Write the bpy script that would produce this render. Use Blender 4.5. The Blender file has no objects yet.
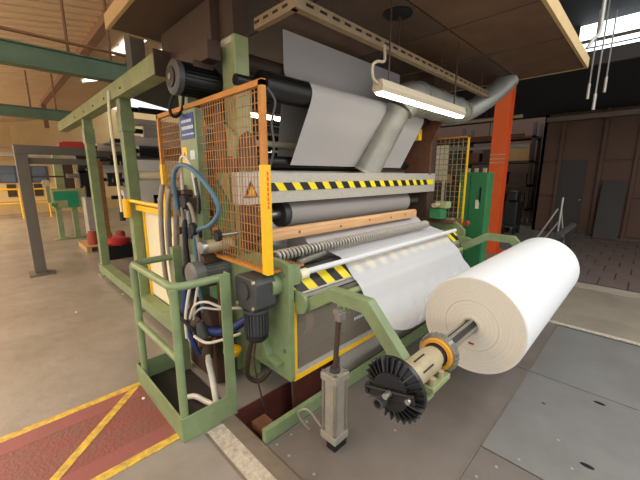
import bpy, math, random
from mathutils import Vector, Matrix
random.seed(7)
SC = bpy.context.scene
COL = SC.collection
R = math.radians

# ------------------------------------------------------------------ camera
cam_data = bpy.data.cameras.new('camera')
cam_data.sensor_width = 36.0
cam_data.lens = 327.0 / 640.0 * 36.0
cam_data.clip_start = 0.02
cam = bpy.data.objects.new('camera', cam_data)
COL.objects.link(cam)
cam.location = (0, 0, 1.7)
cam.rotation_euler = (R(90) - math.atan(65 / 327.0), 0, R(-45))
SC.camera = cam

# ------------------------------------------------------------------ world, lights, exposure
world = bpy.data.worlds.new('world')
SC.world = world
world.use_nodes = True
bg = world.node_tree.nodes['Background']
bg.inputs[0].default_value = (0.97, 0.98, 0.99, 1)
bg.inputs[1].default_value = 0.95

def area(name, loc, size, sizey, power, color, rot=(0, 0, 0)):
    l = bpy.data.lights.new(name, 'AREA')
    l.shape = 'RECTANGLE'; l.size = size; l.size_y = sizey
    l.energy = power; l.color = color
    o = bpy.data.objects.new(name, l); COL.objects.link(o)
    o.location = loc; o.rotation_euler = rot
    return o
# daylight falling through the roof glazing over the aisle and warm tube lamps of the left hall, plus added ceiling fill
area('skylight_daylight', (3.6, -2.2, 4.3), 5.0, 2.2, 150, (1.0, 0.99, 0.97), (R(12), 0, 0))
area('hall_tube_light', (-2.2, 6.0, 2.75), 0.4, 11.0, 230, (1.0, 0.9, 0.78))
area('ceiling_fill_uplight', (-2.2, 6.0, 2.85), 0.4, 11.0, 400, (1.0, 0.87, 0.70), (R(180), 0, 0))  # upward fill added to brighten the ceiling
area('hall_tube_light_far', (-2.2, 15.0, 2.75), 0.4, 6.0, 300, (1.0, 0.86, 0.68))
area('ceiling_fill_uplight_far', (-2.2, 15.0, 2.85), 0.4, 6.0, 200, (1.0, 0.86, 0.68), (R(180), 0, 0))  # far stretch of the added ceiling fill

SC.view_settings.view_transform = 'Standard'
SC.view_settings.look = 'None'
SC.view_settings.gamma = 1.0
SC.view_settings.use_curve_mapping = False
SC.view_settings.exposure = 0.45

# ------------------------------------------------------------------ materials
def lin(c):
    return tuple(((v / 255.0) / 12.92 if v / 255.0 <= 0.04045 else ((v / 255.0 + 0.055) / 1.055) ** 2.4) for v in c)

def mat(name, rgb, rough=0.6, metal=0.0, dirt=0.0, dirt_rgb=(60, 50, 40), scale=3.0, bump=0.0, bscale=40.0, alpha=1.0, emit=None, estr=0.0, stretch=(1, 1, 1)):
    m = bpy.data.materials.new(name); m.use_nodes = True
    nt = m.node_tree; b = nt.nodes['Principled BSDF']
    b.inputs['Base Color'].default_value = (*lin(rgb), 1)
    b.inputs['Roughness'].default_value = rough
    b.inputs['Metallic'].default_value = metal
    if alpha < 1: b.inputs['Alpha'].default_value = alpha
    if dirt > 0 or bump > 0:
        tc = nt.nodes.new('ShaderNodeTexCoord')
        mp = nt.nodes.new('ShaderNodeMapping'); mp.inputs['Scale'].default_value = stretch
        nt.links.new(tc.outputs['Object'], mp.inputs['Vector'])
    if dirt > 0:
        n = nt.nodes.new('ShaderNodeTexNoise'); n.inputs['Scale'].default_value = scale
        n.inputs['Detail'].default_value = 6; n.inputs['Roughness'].default_value = 0.65
        nt.links.new(mp.outputs[0], n.inputs['Vector'])
        r = nt.nodes.new('ShaderNodeValToRGB')
        r.color_ramp.elements[0].position = 0.35; r.color_ramp.elements[1].position = 0.75
        r.color_ramp.elements[0].color = (0, 0, 0, 1); r.color_ramp.elements[1].color = (dirt, dirt, dirt, 1)
        nt.links.new(n.outputs['Fac'], r.inputs[0])
        mx = nt.nodes.new('ShaderNodeMixRGB')
        mx.inputs[1].default_value = (*lin(rgb), 1); mx.inputs[2].default_value = (*lin(dirt_rgb), 1)
        nt.links.new(r.outputs[0], mx.inputs[0])
        nt.links.new(mx.outputs[0], b.inputs['Base Color'])
    if bump > 0:
        n2 = nt.nodes.new('ShaderNodeTexNoise'); n2.inputs['Scale'].default_value = bscale
        n2.inputs['Detail'].default_value = 4
        nt.links.new(mp.outputs[0], n2.inputs['Vector'])
        bp = nt.nodes.new('ShaderNodeBump'); bp.inputs['Strength'].default_value = bump
        bp.inputs['Distance'].default_value = 0.02
        nt.links.new(n2.outputs['Fac'], bp.inputs['Height'])
        nt.links.new(bp.outputs[0], b.inputs['Normal'])
    if emit:
        b.inputs['Emission Color'].default_value = (*lin(emit), 1)
        b.inputs['Emission Strength'].default_value = estr
    return m

M = {}
M['green'] = mat('sage_green_paint', (128, 147, 103), .45, 0, .6, (92, 94, 66), 5, .05)
M['pale_green'] = mat('pale_green_paint', (150, 160, 112), .5, 0, .6, (108, 102, 66), 4, .05)
M['crane_green'] = mat('crane_green_paint', (86, 112, 84), .5, 0, .4, (50, 62, 46), 4)
M['emerald'] = mat('emerald_paint', (28, 132, 92), .45)
M['cab_green'] = mat('cabinet_green_paint', (52, 122, 72), .45, 0, .4, (34, 84, 50), 3)
M['conc'] = mat('warm_concrete', (146, 139, 129), .27, 0, .65, (108, 100, 90), 1.6, .3, 8)
M['conc2'] = mat('tan_concrete', (140, 130, 114), .6, 0, .6, (100, 92, 80), 2.2, .1, 20)
M['redpaint'] = mat('worn_red_floor_paint', (128, 66, 62), .6, 0, .75, (104, 84, 72), 5, .35, 45)
M['redstrip'] = mat('red_floor_border_paint', (138, 76, 72), .6, 0, .5, (110, 84, 74), 7, .1, 60)
M['yline'] = mat('worn_yellow_line_paint', (214, 178, 62), .6, 0, 1.0, (128, 104, 62), 22)
M['white_strip'] = mat('pitted_white_concrete', (196, 186, 166), .8, 0, .8, (130, 118, 102), 30, .4, 80)
M['kerb'] = mat('kerb_concrete', (120, 108, 92), .7, 0, .5, (84, 74, 62), 9, .1)
M['plate'] = mat('worn_steel_plate', (122, 114, 107), .45, .15, .7, (98, 89, 81), 2.5, .06, 60)
M['plate_blue'] = mat('blue_grey_steel_plate', (126, 124, 120), .45, .15, .7, (104, 101, 97), 2.2, .06, 60)
M['pit'] = mat('oxide_red_pit_paint', (104, 52, 40), .7, 0, .6, (60, 36, 28), 5)
M['pitfloor'] = mat('dark_pit_floor', (40, 32, 28), .8)  # one even dark tone for the pit bottom
M['ceil'] = mat('beige_roof_sheet', (212, 180, 140), .7, 0, .3, (170, 134, 96), .8)
M['ceil_beam'] = mat('brown_roof_beam', (128, 92, 62), .7, 0, .4, (90, 62, 42), 4)
M['wall'] = mat('cream_wall', (226, 196, 140), .8, 0, .4, (190, 154, 104), 1.2)
M['wall_dark'] = mat('dark_red_brown_cladding', (94, 68, 52), .7, 0, .5, (62, 44, 34), 1.4)
M['wall_dark2'] = mat('dark_grey_brown_board', (62, 56, 52), .7, 0, .4, (44, 40, 38), 2)
M['roof_dark'] = mat('dark_roof_lining', (44, 46, 48), .8, 0, .4, (30, 32, 34), 2)
M['hood'] = mat('stained_brown_hood_underside', (112, 84, 62), .6, 0, .65, (66, 46, 32), 2.2, .08, 12)
M['hood2'] = mat('dark_hood_panel', (92, 72, 56), .6, 0, .5, (56, 42, 32), 3)
M['fascia'] = mat('cream_fascia_board', (196, 166, 112), .6, 0, .3, (150, 118, 76), 6)
M['rust'] = mat('rusty_brown_iron', (112, 72, 46), .7, .1, .7, (66, 42, 30), 7, .2, 30)
M['brown'] = mat('greasy_brown_iron', (74, 54, 38), .6, .1, .6, (44, 34, 28), 6)
M['black'] = mat('black_enamel', (15, 15, 16), .4)
M['blackrub'] = mat('black_rubber', (22, 22, 23), .7)
M['dgrey'] = mat('dark_grey_motor_paint', (70, 72, 72), .5, .2, .5, (48, 46, 44), 8)
M['steel'] = mat('brushed_steel', (176, 174, 168), .3, .85, .3, (110, 104, 96), 8)
M['galv'] = mat('galvanised_sheet', (172, 172, 164), .42, .35, .5, (122, 120, 112), 5)
M['cast'] = mat('cream_cast_metal', (190, 176, 142), .5, .25, .5, (120, 100, 70), 10)
M['orange_g'] = mat('orange_guard_paint', (200, 132, 46), .55, 0, .6, (150, 88, 40), 9)
M['wire'] = mat('rusty_orange_wire', (184, 130, 72), .6, .2, .5, (96, 66, 44), 12)
M['wire_g'] = mat('dull_yellow_wire', (150, 138, 100), .6, .2)
M['yellow'] = mat('safety_yellow', (240, 188, 16), .45, 0, .2, (200, 150, 20), 12)
M['signal_y'] = mat('hazard_yellow', (240, 216, 30), .45)
M['signal_k'] = mat('hazard_black', (26, 26, 28), .45)
M['light_metal'] = mat('speckled_light_metal', (192, 186, 174), .5, .3, .5, (150, 142, 128), 40)
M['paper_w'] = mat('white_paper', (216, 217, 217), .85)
M['paper_edge'] = mat('cream_paper_edge', (222, 214, 198), .9, 0, .25, (204, 194, 174), 60)
M['paper_line'] = mat('paper_layer_line', (198, 188, 170), .9)
M['paper_g'] = mat('grey_and_shaded_paper', (188, 184, 182), .8)  # grey roller covers; on the upper web the grey paints shade
M['paper_dg'] = mat('roller_cover_grey', (150, 144, 138), .6)
M['wood'] = mat('raw_pine', (222, 178, 128), .65, 0, .7, (164, 104, 60), 5, .1, 30, stretch=(.25, 4, 4))
M['lampw'] = mat('lamp_diffuser', (255, 250, 235), .5, emit=(255, 240, 205), estr=9)
M['lampfar'] = mat('far_lamp_tube', (255, 250, 235), .5, emit=(255, 244, 215), estr=5)
M['lamp_house'] = mat('lamp_housing', (190, 176, 148), .5)
M['glazing'] = mat('roof_glazing', (235, 242, 245), .4, emit=(236, 244, 250), estr=2.2)
M['skypane'] = mat('roof_skylight_pane', (235, 242, 245), .4, emit=(240, 246, 250), estr=1.6)
M['orange'] = mat('orange_column_paint', (232, 96, 34), .5, 0, .35, (190, 72, 28), 3)
M['red'] = mat('signal_red', (170, 36, 34), .6)
M['redbrown'] = mat('red_brown_box', (150, 62, 40), .7, 0, .4, (110, 42, 30), 6)
M['blue_hose'] = mat('blue_rubber_hose', (70, 108, 126), .45)
M['navy'] = mat('navy_pipe', (32, 48, 104), .5)
M['grey_hose'] = mat('grey_braided_hose', (150, 138, 122), .6, 0, .4, (104, 92, 78), 12)
M['white_hose'] = mat('white_hose', (206, 200, 186), .5)
M['cream'] = mat('cream_plastic', (228, 220, 186), .5, 0, .25, (196, 184, 140), 3)
M['grey_gate'] = mat('dark_taupe_steel', (92, 88, 78), .55, 0, .3, (70, 66, 58), 3)
M['blue_glass'] = mat('blue_grey_glass', (96, 108, 124), .25)
M['cardboard'] = mat('tan_board', (176, 140, 92), .8)
M['dark'] = mat('dark_iron', (38, 34, 32), .7)  # iron of an even dark colour
M['sign_blue'] = mat('sign_blue', (40, 66, 128), .5)
M['sign_pale'] = mat('sign_pale_print', (196, 208, 214), .5)
M['tile'] = mat('worn_clay_paver', (108, 92, 84), .75, 0, .5, (84, 70, 64), 6)
M['grout'] = mat('paver_grout', (66, 58, 54), .9)
# semi-transparent guard sheet and thin paper
M['screen'] = mat('grey_gauze_screen', (150, 140, 124), .5, .1, alpha=.42)
M['railtan'] = mat('dull_tan_rail', (150, 128, 94), .6, 0, .5, (104, 84, 58), 8)
M['kerb_light'] = mat('pale_tan_concrete', (164, 152, 134), .7, 0, .6, (124, 114, 100), 6, .1)
M['mgrey'] = mat('mid_grey_motor_paint', (112, 114, 110), .5, .15, .5, (74, 72, 68), 8)
M['alu'] = mat('dull_aluminium', (168, 162, 146), .45, .35, .5, (118, 108, 90), 9)
M['ring_y'] = mat('amber_ring', (226, 162, 56), .5, 0, .3, (170, 110, 40), 12)
def web_mat():
    m = bpy.data.materials.new('thin_white_web'); m.use_nodes = True
    nt = m.node_tree; nt.nodes.clear()
    out = nt.nodes.new('ShaderNodeOutputMaterial')
    d = nt.nodes.new('ShaderNodeBsdfDiffuse'); d.inputs[0].default_value = (.9, .9, .92, 1)
    t = nt.nodes.new('ShaderNodeBsdfTranslucent'); t.inputs[0].default_value = (.9, .9, .92, 1)
    tr = nt.nodes.new('ShaderNodeBsdfTransparent')
    a = nt.nodes.new('ShaderNodeMixShader'); a.inputs[0].default_value = .2
    b = nt.nodes.new('ShaderNodeMixShader'); b.inputs[0].default_value = .28
    L = nt.links.new
    L(d.outputs[0], a.inputs[1]); L(t.outputs[0], a.inputs[2])
    L(a.outputs[0], b.inputs[1]); L(tr.outputs[0], b.inputs[2]); L(b.outputs[0], out.inputs[0])
    return m
M['web'] = web_mat()

# ------------------------------------------------------------------ mesh helpers
class MB:
    def __init__(s): s.v = []; s.f = []
    def add(s, vs, fs):
        n = len(s.v); s.v += [tuple(p) for p in vs]; s.f += [tuple(i + n for i in f) for f in fs]; return s
    def box(s, x0, y0, z0, x1, y1, z1):
        x0, x1 = sorted((x0, x1)); y0, y1 = sorted((y0, y1)); z0, z1 = sorted((z0, z1))
        return s.add([(x0, y0, z0), (x1, y0, z0), (x1, y1, z0), (x0, y1, z0), (x0, y0, z1), (x1, y0, z1), (x1, y1, z1), (x0, y1, z1)],
                     [(0, 3, 2, 1), (4, 5, 6, 7), (0, 1, 5, 4), (1, 2, 6, 5), (2, 3, 7, 6), (3, 0, 4, 7)])
    def bar(s, p, q, w, h, up=(0, 0, 1)):
        p = Vector(p); q = Vector(q); d = (q - p).normalized(); u = Vector(up)
        if abs(d.dot(u)) > .95: u = Vector((0, 1, 0))
        r = d.cross(u).normalized() * w / 2; u2 = r.cross(d).normalized() * h / 2
        vs = []
        for c in (p, q): vs += [c - r - u2, c + r - u2, c + r + u2, c - r + u2]
        return s.add(vs, [(0, 3, 2, 1), (4, 5, 6, 7), (0, 1, 5, 4), (1, 2, 6, 5), (2, 3, 7, 6), (3, 0, 4, 7)])
    def cyl(s, p, q, r, r2=None, n=16, cap=True):
        r2 = r if r2 is None else r2
        p = Vector(p); q = Vector(q); d = (q - p).normalized()
        u = Vector((0, 0, 1)) if abs(d.z) < .9 else Vector((1, 0, 0))
        a = d.cross(u).normalized(); b = d.cross(a)
        vs = []
        for c, rr in ((p, r), (q, r2)):
            for i in range(n):
                t = 2 * math.pi * i / n; vs.append(c + a * rr * math.cos(t) + b * rr * math.sin(t))
        fs = [(i, (i + 1) % n, n + (i + 1) % n, n + i) for i in range(n)]
        if cap: fs += [tuple(range(n - 1, -1, -1)), tuple(range(n, 2 * n))]
        return s.add(vs, fs)
    def pipe(s, p, q, r, ri, n=32):
        p = Vector(p); q = Vector(q); d = (q - p).normalized()
        u = Vector((0, 0, 1)) if abs(d.z) < .9 else Vector((1, 0, 0))
        a = d.cross(u).normalized(); b = d.cross(a); vs = []
        for c, rr in ((p, r), (q, r), (q, ri), (p, ri)):
            for i in range(n):
                t = 2 * math.pi * i / n; vs.append(c + a * rr * math.cos(t) + b * rr * math.sin(t))
        fs = []
        for k in range(4):
            k2 = (k + 1) % 4
            fs += [(k * n + i, k * n + (i + 1) % n, k2 * n + (i + 1) % n, k2 * n + i) for i in range(n)]
        return s.add(vs, fs)
    def tube(s, pts, r, n=8, closed=False):
        pts = [Vector(p) for p in pts]; N = len(pts); prev = None; vs = []
        for i in range(N):
            if closed: d = (pts[(i + 1) % N] - pts[i - 1]).normalized()
            else: d = (pts[min(i + 1, N - 1)] - pts[max(i - 1, 0)]).normalized()
            if prev is None:
                u = Vector((0, 0, 1)) if abs(d.z) < .9 else Vector((1, 0, 0)); a = d.cross(u).normalized()
            else:
                a = (prev - d * prev.dot(d)).normalized()
            prev = a; b = d.cross(a)
            rr = r[i] if isinstance(r, (list, tuple)) else r
            for k in range(n):
                t = 2 * math.pi * k / n; vs.append(pts[i] + a * rr * math.cos(t) + b * rr * math.sin(t))
        fs = []
        for i in range(N if closed else N - 1):
            j = (i + 1) % N
            fs += [(i * n + k, i * n + (k + 1) % n, j * n + (k + 1) % n, j * n + k) for k in range(n)]
        if not closed: fs += [tuple(range(n - 1, -1, -1)), tuple(range((N - 1) * n, N * n))]
        return s.add(vs, fs)
    def prism(s, poly, axis, a, b):
        n = len(poly)
        def pt(p, t):
            if axis == 'x': return (t, p[0], p[1])
            if axis == 'y': return (p[0], t, p[1])
            return (p[0], p[1], t)
        vs = [pt(p, a) for p in poly] + [pt(p, b) for p in poly]
        fs = [tuple(range(n - 1, -1, -1)), tuple(range(n, 2 * n))] + [(i, (i + 1) % n, n + (i + 1) % n, n + i) for i in range(n)]
        return s.add(vs, fs)
    def lathe(s, prof, org, axis='x', n=32):
        # prof: list of (t along axis, radius)
        o = Vector(org); vs = []
        for t, r in prof:
            for i in range(n):
                a = 2 * math.pi * i / n; c, q = r * math.cos(a), r * math.sin(a)
                vs.append(o + (Vector((t, c, q)) if axis == 'x' else Vector((c, t, q)) if axis == 'y' else Vector((c, q, t))))
        fs = []
        for k in range(len(prof) - 1):
            fs += [(k * n + i, k * n + (i + 1) % n, (k + 1) * n + (i + 1) % n, (k + 1) * n + i) for i in range(n)]
        fs += [tuple(range(n - 1, -1, -1)), tuple(range((len(prof) - 1) * n, len(prof) * n))]
        return s.add(vs, fs)
    def build(s, name, m, parent=None, smooth=False, kind=None, label=None, bevel=0):
        off = Vector((0, 0, 0)); top = parent
        if parent is not None:
            p = parent
            while p is not None: off += p.location; p = p.parent
        else:
            xs, ys, zs = zip(*s.v)
            off = Vector(((min(xs) + max(xs)) / 2, (min(ys) + max(ys)) / 2, min(zs)))
        me = bpy.data.meshes.new(name)
        me.from_pydata([tuple(Vector(v) - off) for v in s.v], [], s.f); me.update()
        import bmesh
        bm = bmesh.new(); bm.from_mesh(me); bmesh.ops.recalc_face_normals(bm, faces=bm.faces); bm.to_mesh(me); bm.free()
        me.materials.append(M[m] if isinstance(m, str) else m)
        if smooth:
            for p in me.polygons: p.use_smooth = True
            me.set_sharp_from_angle(angle=R(40))
        o = bpy.data.objects.new(name, me); COL.objects.link(o)
        if parent is not None: o.parent = parent
        else: o.location = off
        if bevel:
            b = o.modifiers.new('bevel', 'BEVEL'); b.width = bevel; b.segments = 2; b.limit_method = 'ANGLE'
        if kind: o['kind'] = kind
        if label: o['label'] = label
        return o

def thing(name, label, cat, loc, group=None):
    o = bpy.data.objects.new(name, None); COL.objects.link(o); o.location = loc; o.empty_display_size = .1
    o['label'] = label; o['category'] = cat
    if group: o['group'] = group
    return o
def tag(o, label, cat, group=None):
    o['label'] = label; o['category'] = cat
    if group: o['group'] = group
    return o
def struct(o, label=None):
    o['kind'] = 'structure'
    if label: o['label'] = label
    return o
def smoothpts(pts, sub=6):
    P = [Vector(p) for p in pts]; out = []
    for i in range(len(P) - 1):
        p0 = P[max(i - 1, 0)]; p1 = P[i]; p2 = P[i + 1]; p3 = P[min(i + 2, len(P) - 1)]
        for k in range(sub):
            t = k / sub
            out.append(.5 * ((2 * p1) + (p2 - p0) * t + (2 * p0 - 5 * p1 + 4 * p2 - p3) * t * t + (3 * p1 - p0 - 3 * p2 + p3) * t ** 3))
    out.append(P[-1]); return out
def strip(pts, w):
    """mitred 2D band of width w along a polyline"""
    L = []; Rr = []
    for i, p in enumerate(pts):
        a = Vector(pts[max(i - 1, 0)]); b = Vector(pts[min(i + 1, len(pts) - 1)]); p = Vector(p)
        if 0 < i < len(pts) - 1:
            d1 = (p - a).normalized(); d2 = (b - p).normalized(); n1 = Vector((-d1.y, d1.x)); n2 = Vector((-d2.y, d2.x))
            n = (n1 + n2).normalized(); k = w / 2 / max(n.dot(n1), .3)
        else:
            d = (b - a).normalized(); n = Vector((-d.y, d.x)); k = w / 2
        L.append(tuple(p + n * k)); Rr.append(tuple(p - n * k))
    return L + Rr[::-1]

# ================================================================== SETTING
PX0, PX1, PY0, PY1 = 1.02, 4.55, 1.57, 1.93        # machine pit
floor = MB()
T = -.35
floor.box(-9, -7, T, PX0, 24, 0).box(PX0, PY1, T, 16, 24, 0).box(4.55, -7, T, 16, PY1, 0).box(PX0, -7, T, 4.55, PY0, -.012)
floor = struct(floor.build('floor', 'conc'), 'worn brown-grey concrete hall floor')
# steel cover plates over the pit area
def plate(x0, y0, x1, y1, m, z=.0):
    return MB().box(x0, y0, -.012, x1, y1, z).build('steel_plate', m, floor, bevel=.003)
g = .006
plate(1.03, .552, 3.16 - g, 1.50, 'plate')
plate(3.16 + g, .552, 4.50, 1.50, 'plate')
plate(1.03, -1.2, 2.0 - g, .548 - g, 'plate')
plate(2.0 + g, -1.2, 3.16 - g, .548 - g, 'plate_blue')
plate(3.16 + g, -1.2, 4.42, .548 - g, 'plate_blue')
plate(1.03, -3.2, 3.16 - g, -1.2 - g, 'plate_blue')
plate(3.16 + g, -3.2, 4.42, -1.2 - g, 'plate_blue')
MB().bar((1.2, .547, .002), (4.4, .547, .002), .008, .006).build('joint_strip', 'kerb', floor)
# lifting slots and screw heads in the plates
for (x, y) in ((3.05, .05), (2.29, .04), (2.75, .35)):
    b = MB(); n = 14; w = .035 if x != 2.75 else .015
    b.prism([(x + w * .45 * math.cos(2 * math.pi * i / n), y + w * math.sin(2 * math.pi * i / n)) for i in range(n)], 'z', 0, .002)
    b.build('lifting_slot', 'black', floor)
for (x, y) in ((1.08, 1.47), (1.08, 1.35), (1.2, 1.47), (1.35, 1.48), (1.55, 1.47), (1.1, 1.15), (1.75, .48), (1.9, .42), (2.05, .34), (2.4, .2), (2.2, .1), (1.72, 1.0)):
    MB().cyl((x, y, 0), (x, y, .004), .009, n=8).build('screw_head', 'galv', floor)
# painted walkway and lines
MB().box(-6, 2.02, 0, .66, 2.74, .003).build('red_walkway', 'redpaint', floor)
MB().box(-6, 2.60, .003, .62, 2.74, .0045).build('red_border', 'redstrip', floor)
MB().box(-6, 2.02, .003, .66, 2.15, .0045).build('red_border', 'redstrip', floor)
MB().box(-6, 2.74, 0, .66, 2.80, .005).build('yellow_line', 'yline', floor)
MB().box(-6, 1.96, 0, .69, 2.02, .005).build('yellow_line', 'yline', floor)
MB().bar((.62, 2.75, .005), (-.03, 2.10, .005), .055, .003).build('yellow_line', 'yline', floor)
MB().bar((-.9, 2.75, .005), (-1.55, 2.10, .005), .055, .003).build('yellow_line', 'yline', floor)
MB().box(.81, -1.5, 0, .925, 1.88, .006).build('white_concrete_strip', 'white_strip', floor)
MB().box(.925, -1.5, 0, 1.02, 1.92, .012).build('kerb_edge', 'kerb', floor)
MB().box(.79, -1.5, 0, .805, 1.88, .003).build('floor_groove', 'kerb', floor)
# tan band and pavers at the far right
MB().box(4.44, -7, 0, 4.5, 1.5, .012).build('concrete_kerb', 'white_strip', floor)
MB().box(4.5, -7, 0, 6.2, 1.5, .004).build('concrete_band', 'conc2', floor)
MB().box(6.2, -7, 0, 6.5, 1.7, .008).build('concrete_band', 'kerb_light', floor)
MB().box(6.55, -7, 0, 11.6, 1.7, .003).build('paver_bed', 'grout', floor)
tile_me = None
for i in range(10):
    for j in range(13):
        x = 6.58 + i * .5; y = 1.66 - (j + 1) * .36 - (.0 if i % 2 else .18) + .18
        if tile_me is None:
            o = MB().box(-.24, -.17, 0, .24, .17, .014).build('paver', 'tile', floor)
            tile_me = o.data
            for v in tile_me.vertices: v.co.z += 0
            # recentre mesh on its own origin
            off = floor.location
            for v in tile_me.vertices: v.co += off
        else:
            o = bpy.data.objects.new('paver', tile_me); COL.objects.link(o); o.parent = floor
        o.location = Vector((x + .25, y, random.uniform(-.003, .002))) - floor.location
# pit lining
pit = MB()
pit.box(PX0, PY0, -.42, PX1, PY1, -.35)
struct(pit.build('floor_pit', 'pitfloor'), 'dark bottom of the machine pit')
struct(MB().box(PX0, PY1 - .012, -.35, PX1, PY1 - .001, .0).build('wall_pit', 'pit'), 'oxide red painted wall of the machine pit')
struct(MB().box(PX0 + .001, PY0, -.35, PX0 + .012, PY1 - .012, 0).build('trim_1', 'pit'))
angle = MB().box(1.03, PY0 - .05, 0, 4.5, PY0 - .04, .095).box(1.03, PY0 - .04, -.2, 4.5, PY0 - .012, .095)
struct(angle.build('trim_2', 'green'), 'green steel edge angle along the pit')

# ceiling of the left hall: ribbed sheet rising to a brown beam, smooth bay beyond
cz = lambda x: 4.05 + .16 * (x - 1.6)
ce = MB(); n = 0
def corr(x0, z0, x1, z1, ya, yb, pitch=.26, dep=.05):
    b = MB(); y = ya; prof = []
    while y < yb:
        prof += [(y, 0), (y + pitch * .5, 0), (y + pitch * .62, dep), (y + pitch * .88, dep)]; y += pitch
    k = len(prof); vs = [(x0, p, z0 + d) for p, d in prof] + [(x1, p, z1 + d) for p, d in prof]
    b.add(vs, [(i, i + 1, k + i + 1, k + i) for i in range(k - 1)])
    return b
struct(corr(-1.9, cz(-1.9), 1.6, cz(1.6), 1.4, 24).build('ceiling', 'ceil'), 'beige ribbed roof sheeting of the left hall')
struct(corr(-6.5, 4.1, -1.9, cz(-1.9), 1.4, 24).build('ceiling_side', 'ceil'))
b = MB().add([(1.6, 1.4, 4.06), (4.6, 1.4, 4.9), (4.6, 24, 4.9), (1.6, 24, 4.06)], [(0, 1, 2, 3)])
roofbay = struct(b.build('ceiling_bay', 'ceil'), 'smooth beige roof bay beyond the brown beam')
for (x0, x1, y0, y1) in ((2.2, 2.6, 7.3, 7.8), (2.2, 2.6, 7.95, 8.5), (2.3, 2.75, 5.4, 5.8), (2.3, 2.75, 4.4, 4.8), (3.2, 3.8, 7.3, 8.1), (3.2, 3.8, 8.3, 9.2), (3.2, 3.8, 5.6, 6.4), (2.2, 2.6, 10.4, 11.4), (3.2, 3.8, 10.4, 11.4)):
    z = lambda x: 4.04 + .28 * (x - 1.6)
    MB().add([(x0, y0, z(x0)), (x1, y0, z(x1)), (x1, y1, z(x1)), (x0, y1, z(x0)), (x0, y0, z(x0) - .02), (x1, y0, z(x1) - .02), (x1, y1, z(x1) - .02), (x0, y1, z(x0) - .02)],
             [(0, 1, 2, 3), (4, 5, 6, 7), (0, 1, 5, 4), (1, 2, 6, 5), (2, 3, 7, 6), (3, 0, 4, 7)]).build('skylight_pane', 'skypane', roofbay)
struct(MB().box(1.54, 1.4, 3.92, 1.68, 14.2, 4.08).build('beam_roof', 'ceil_beam'), 'brown roof beam above the hall')
struct(MB().box(1.54, 14.1, 3.2, 1.66, 14.24, 3.92).build('post_roof', 'ceil_beam'))
# dark roof over the right hall with the vertical glazing strip
struct(MB().add([(4.6, -7, 4.9), (8.0, -7, 4.34), (8.0, 16, 4.34), (4.6, 16, 4.9)], [(0, 1, 2, 3)]).build('ceiling_right', 'roof_dark'), 'dark roof lining above the right hall')
struct(MB().add([(8.02, -7, 3.86), (12.2, -7, 3.42), (12.2, 16, 3.42), (8.02, 16, 3.86)], [(0, 1, 2, 3)]).build('ceiling_low', 'roof_dark'), 'lower dark roof beyond the glazing strip')
win = MB().box(8.0, -7, 3.86, 8.02, 1.3, 4.34).build('window_1', 'glazing'); struct(win, 'bright roof glazing strip at upper right')
for k in range(12): MB().box(7.97, -6.6 + k * .62, 3.86, 8.0, -6.575 + k * .62, 4.34).build('mullion', 'roof_dark', win)
MB().cyl((7.93, -7, 4.04), (7.93, 1.3, 4.04), .03, n=8).build('pipe_rail', 'grey_gate', win)
MB().box(7.96, -7, 3.93, 8.0, 1.3, 3.945).build('glazing_bar', 'roof_dark', win)
struct(MB().box(7.98, 1.3, 3.86, 8.04, 16, 4.36).build('wall_clerestory', 'roof_dark'))
struct(MB().box(7.9, -7, 3.62, 8.0, 16, 3.86).build('beam_right', 'wall_dark2'), 'dark beam under the roof glazing')
# walls
wl = struct(MB().box(-9, 20, 0, 13, 20.2, 5).build('wall_back', 'wall'), 'cream far wall of the left hall')
wr = MB().box(12.0, -7, 0, 12.2, 2.5, 3.6).build('wall_right', 'wall_dark'); struct(wr, 'dark red-brown clad wall at the right')
for y0, y1 in ((-6.9, -4.6), (-4.5, -2.3), (-2.2, -.9), (-.85, .32), (.4, 1.02), (2.0, 2.42)):
    for z0, z1 in ((.05, 1.05), (1.1, 2.05), (2.1, 3.3)):
        MB().box(11.96, y0, z0, 12.0, y1, z1).build('cladding_panel', 'wall_dark', wr, bevel=.01)
for y in (.36, 1.06, 2.0, -.88): MB().box(11.9, y - .04, 0, 12.0, y + .04, 3.45).build('cladding_post', 'wall_dark', wr)
d1 = MB().box(11.93, 1.36, 0, 12.0, 1.96, 2.12).build('door_1', 'wall_dark2'); struct(d1, 'dark grey door in the right wall')
MB().box(11.92, 1.42, .1, 11.93, 1.9, .95).build('door_panel', 'wall_dark2', d1)
MB().box(11.92, 1.42, 1.05, 11.93, 1.9, 2.02).build('door_panel', 'wall_dark2', d1)
MB().cyl((11.93, 1.4, 1.0), (11.88, 1.4, 1.0), .02, n=8).build('door_handle', 'steel', d1)
struct(MB().box(15, 2.5, 0, 15.2, 20, 4.2).build('wall_far', 'wall_dark'), 'dim brown wall far behind the orange column')
struct(MB().box(12, 2.4, 0, 15.2, 2.5, 3.6).build('wall_return', 'wall_dark'))

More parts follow.
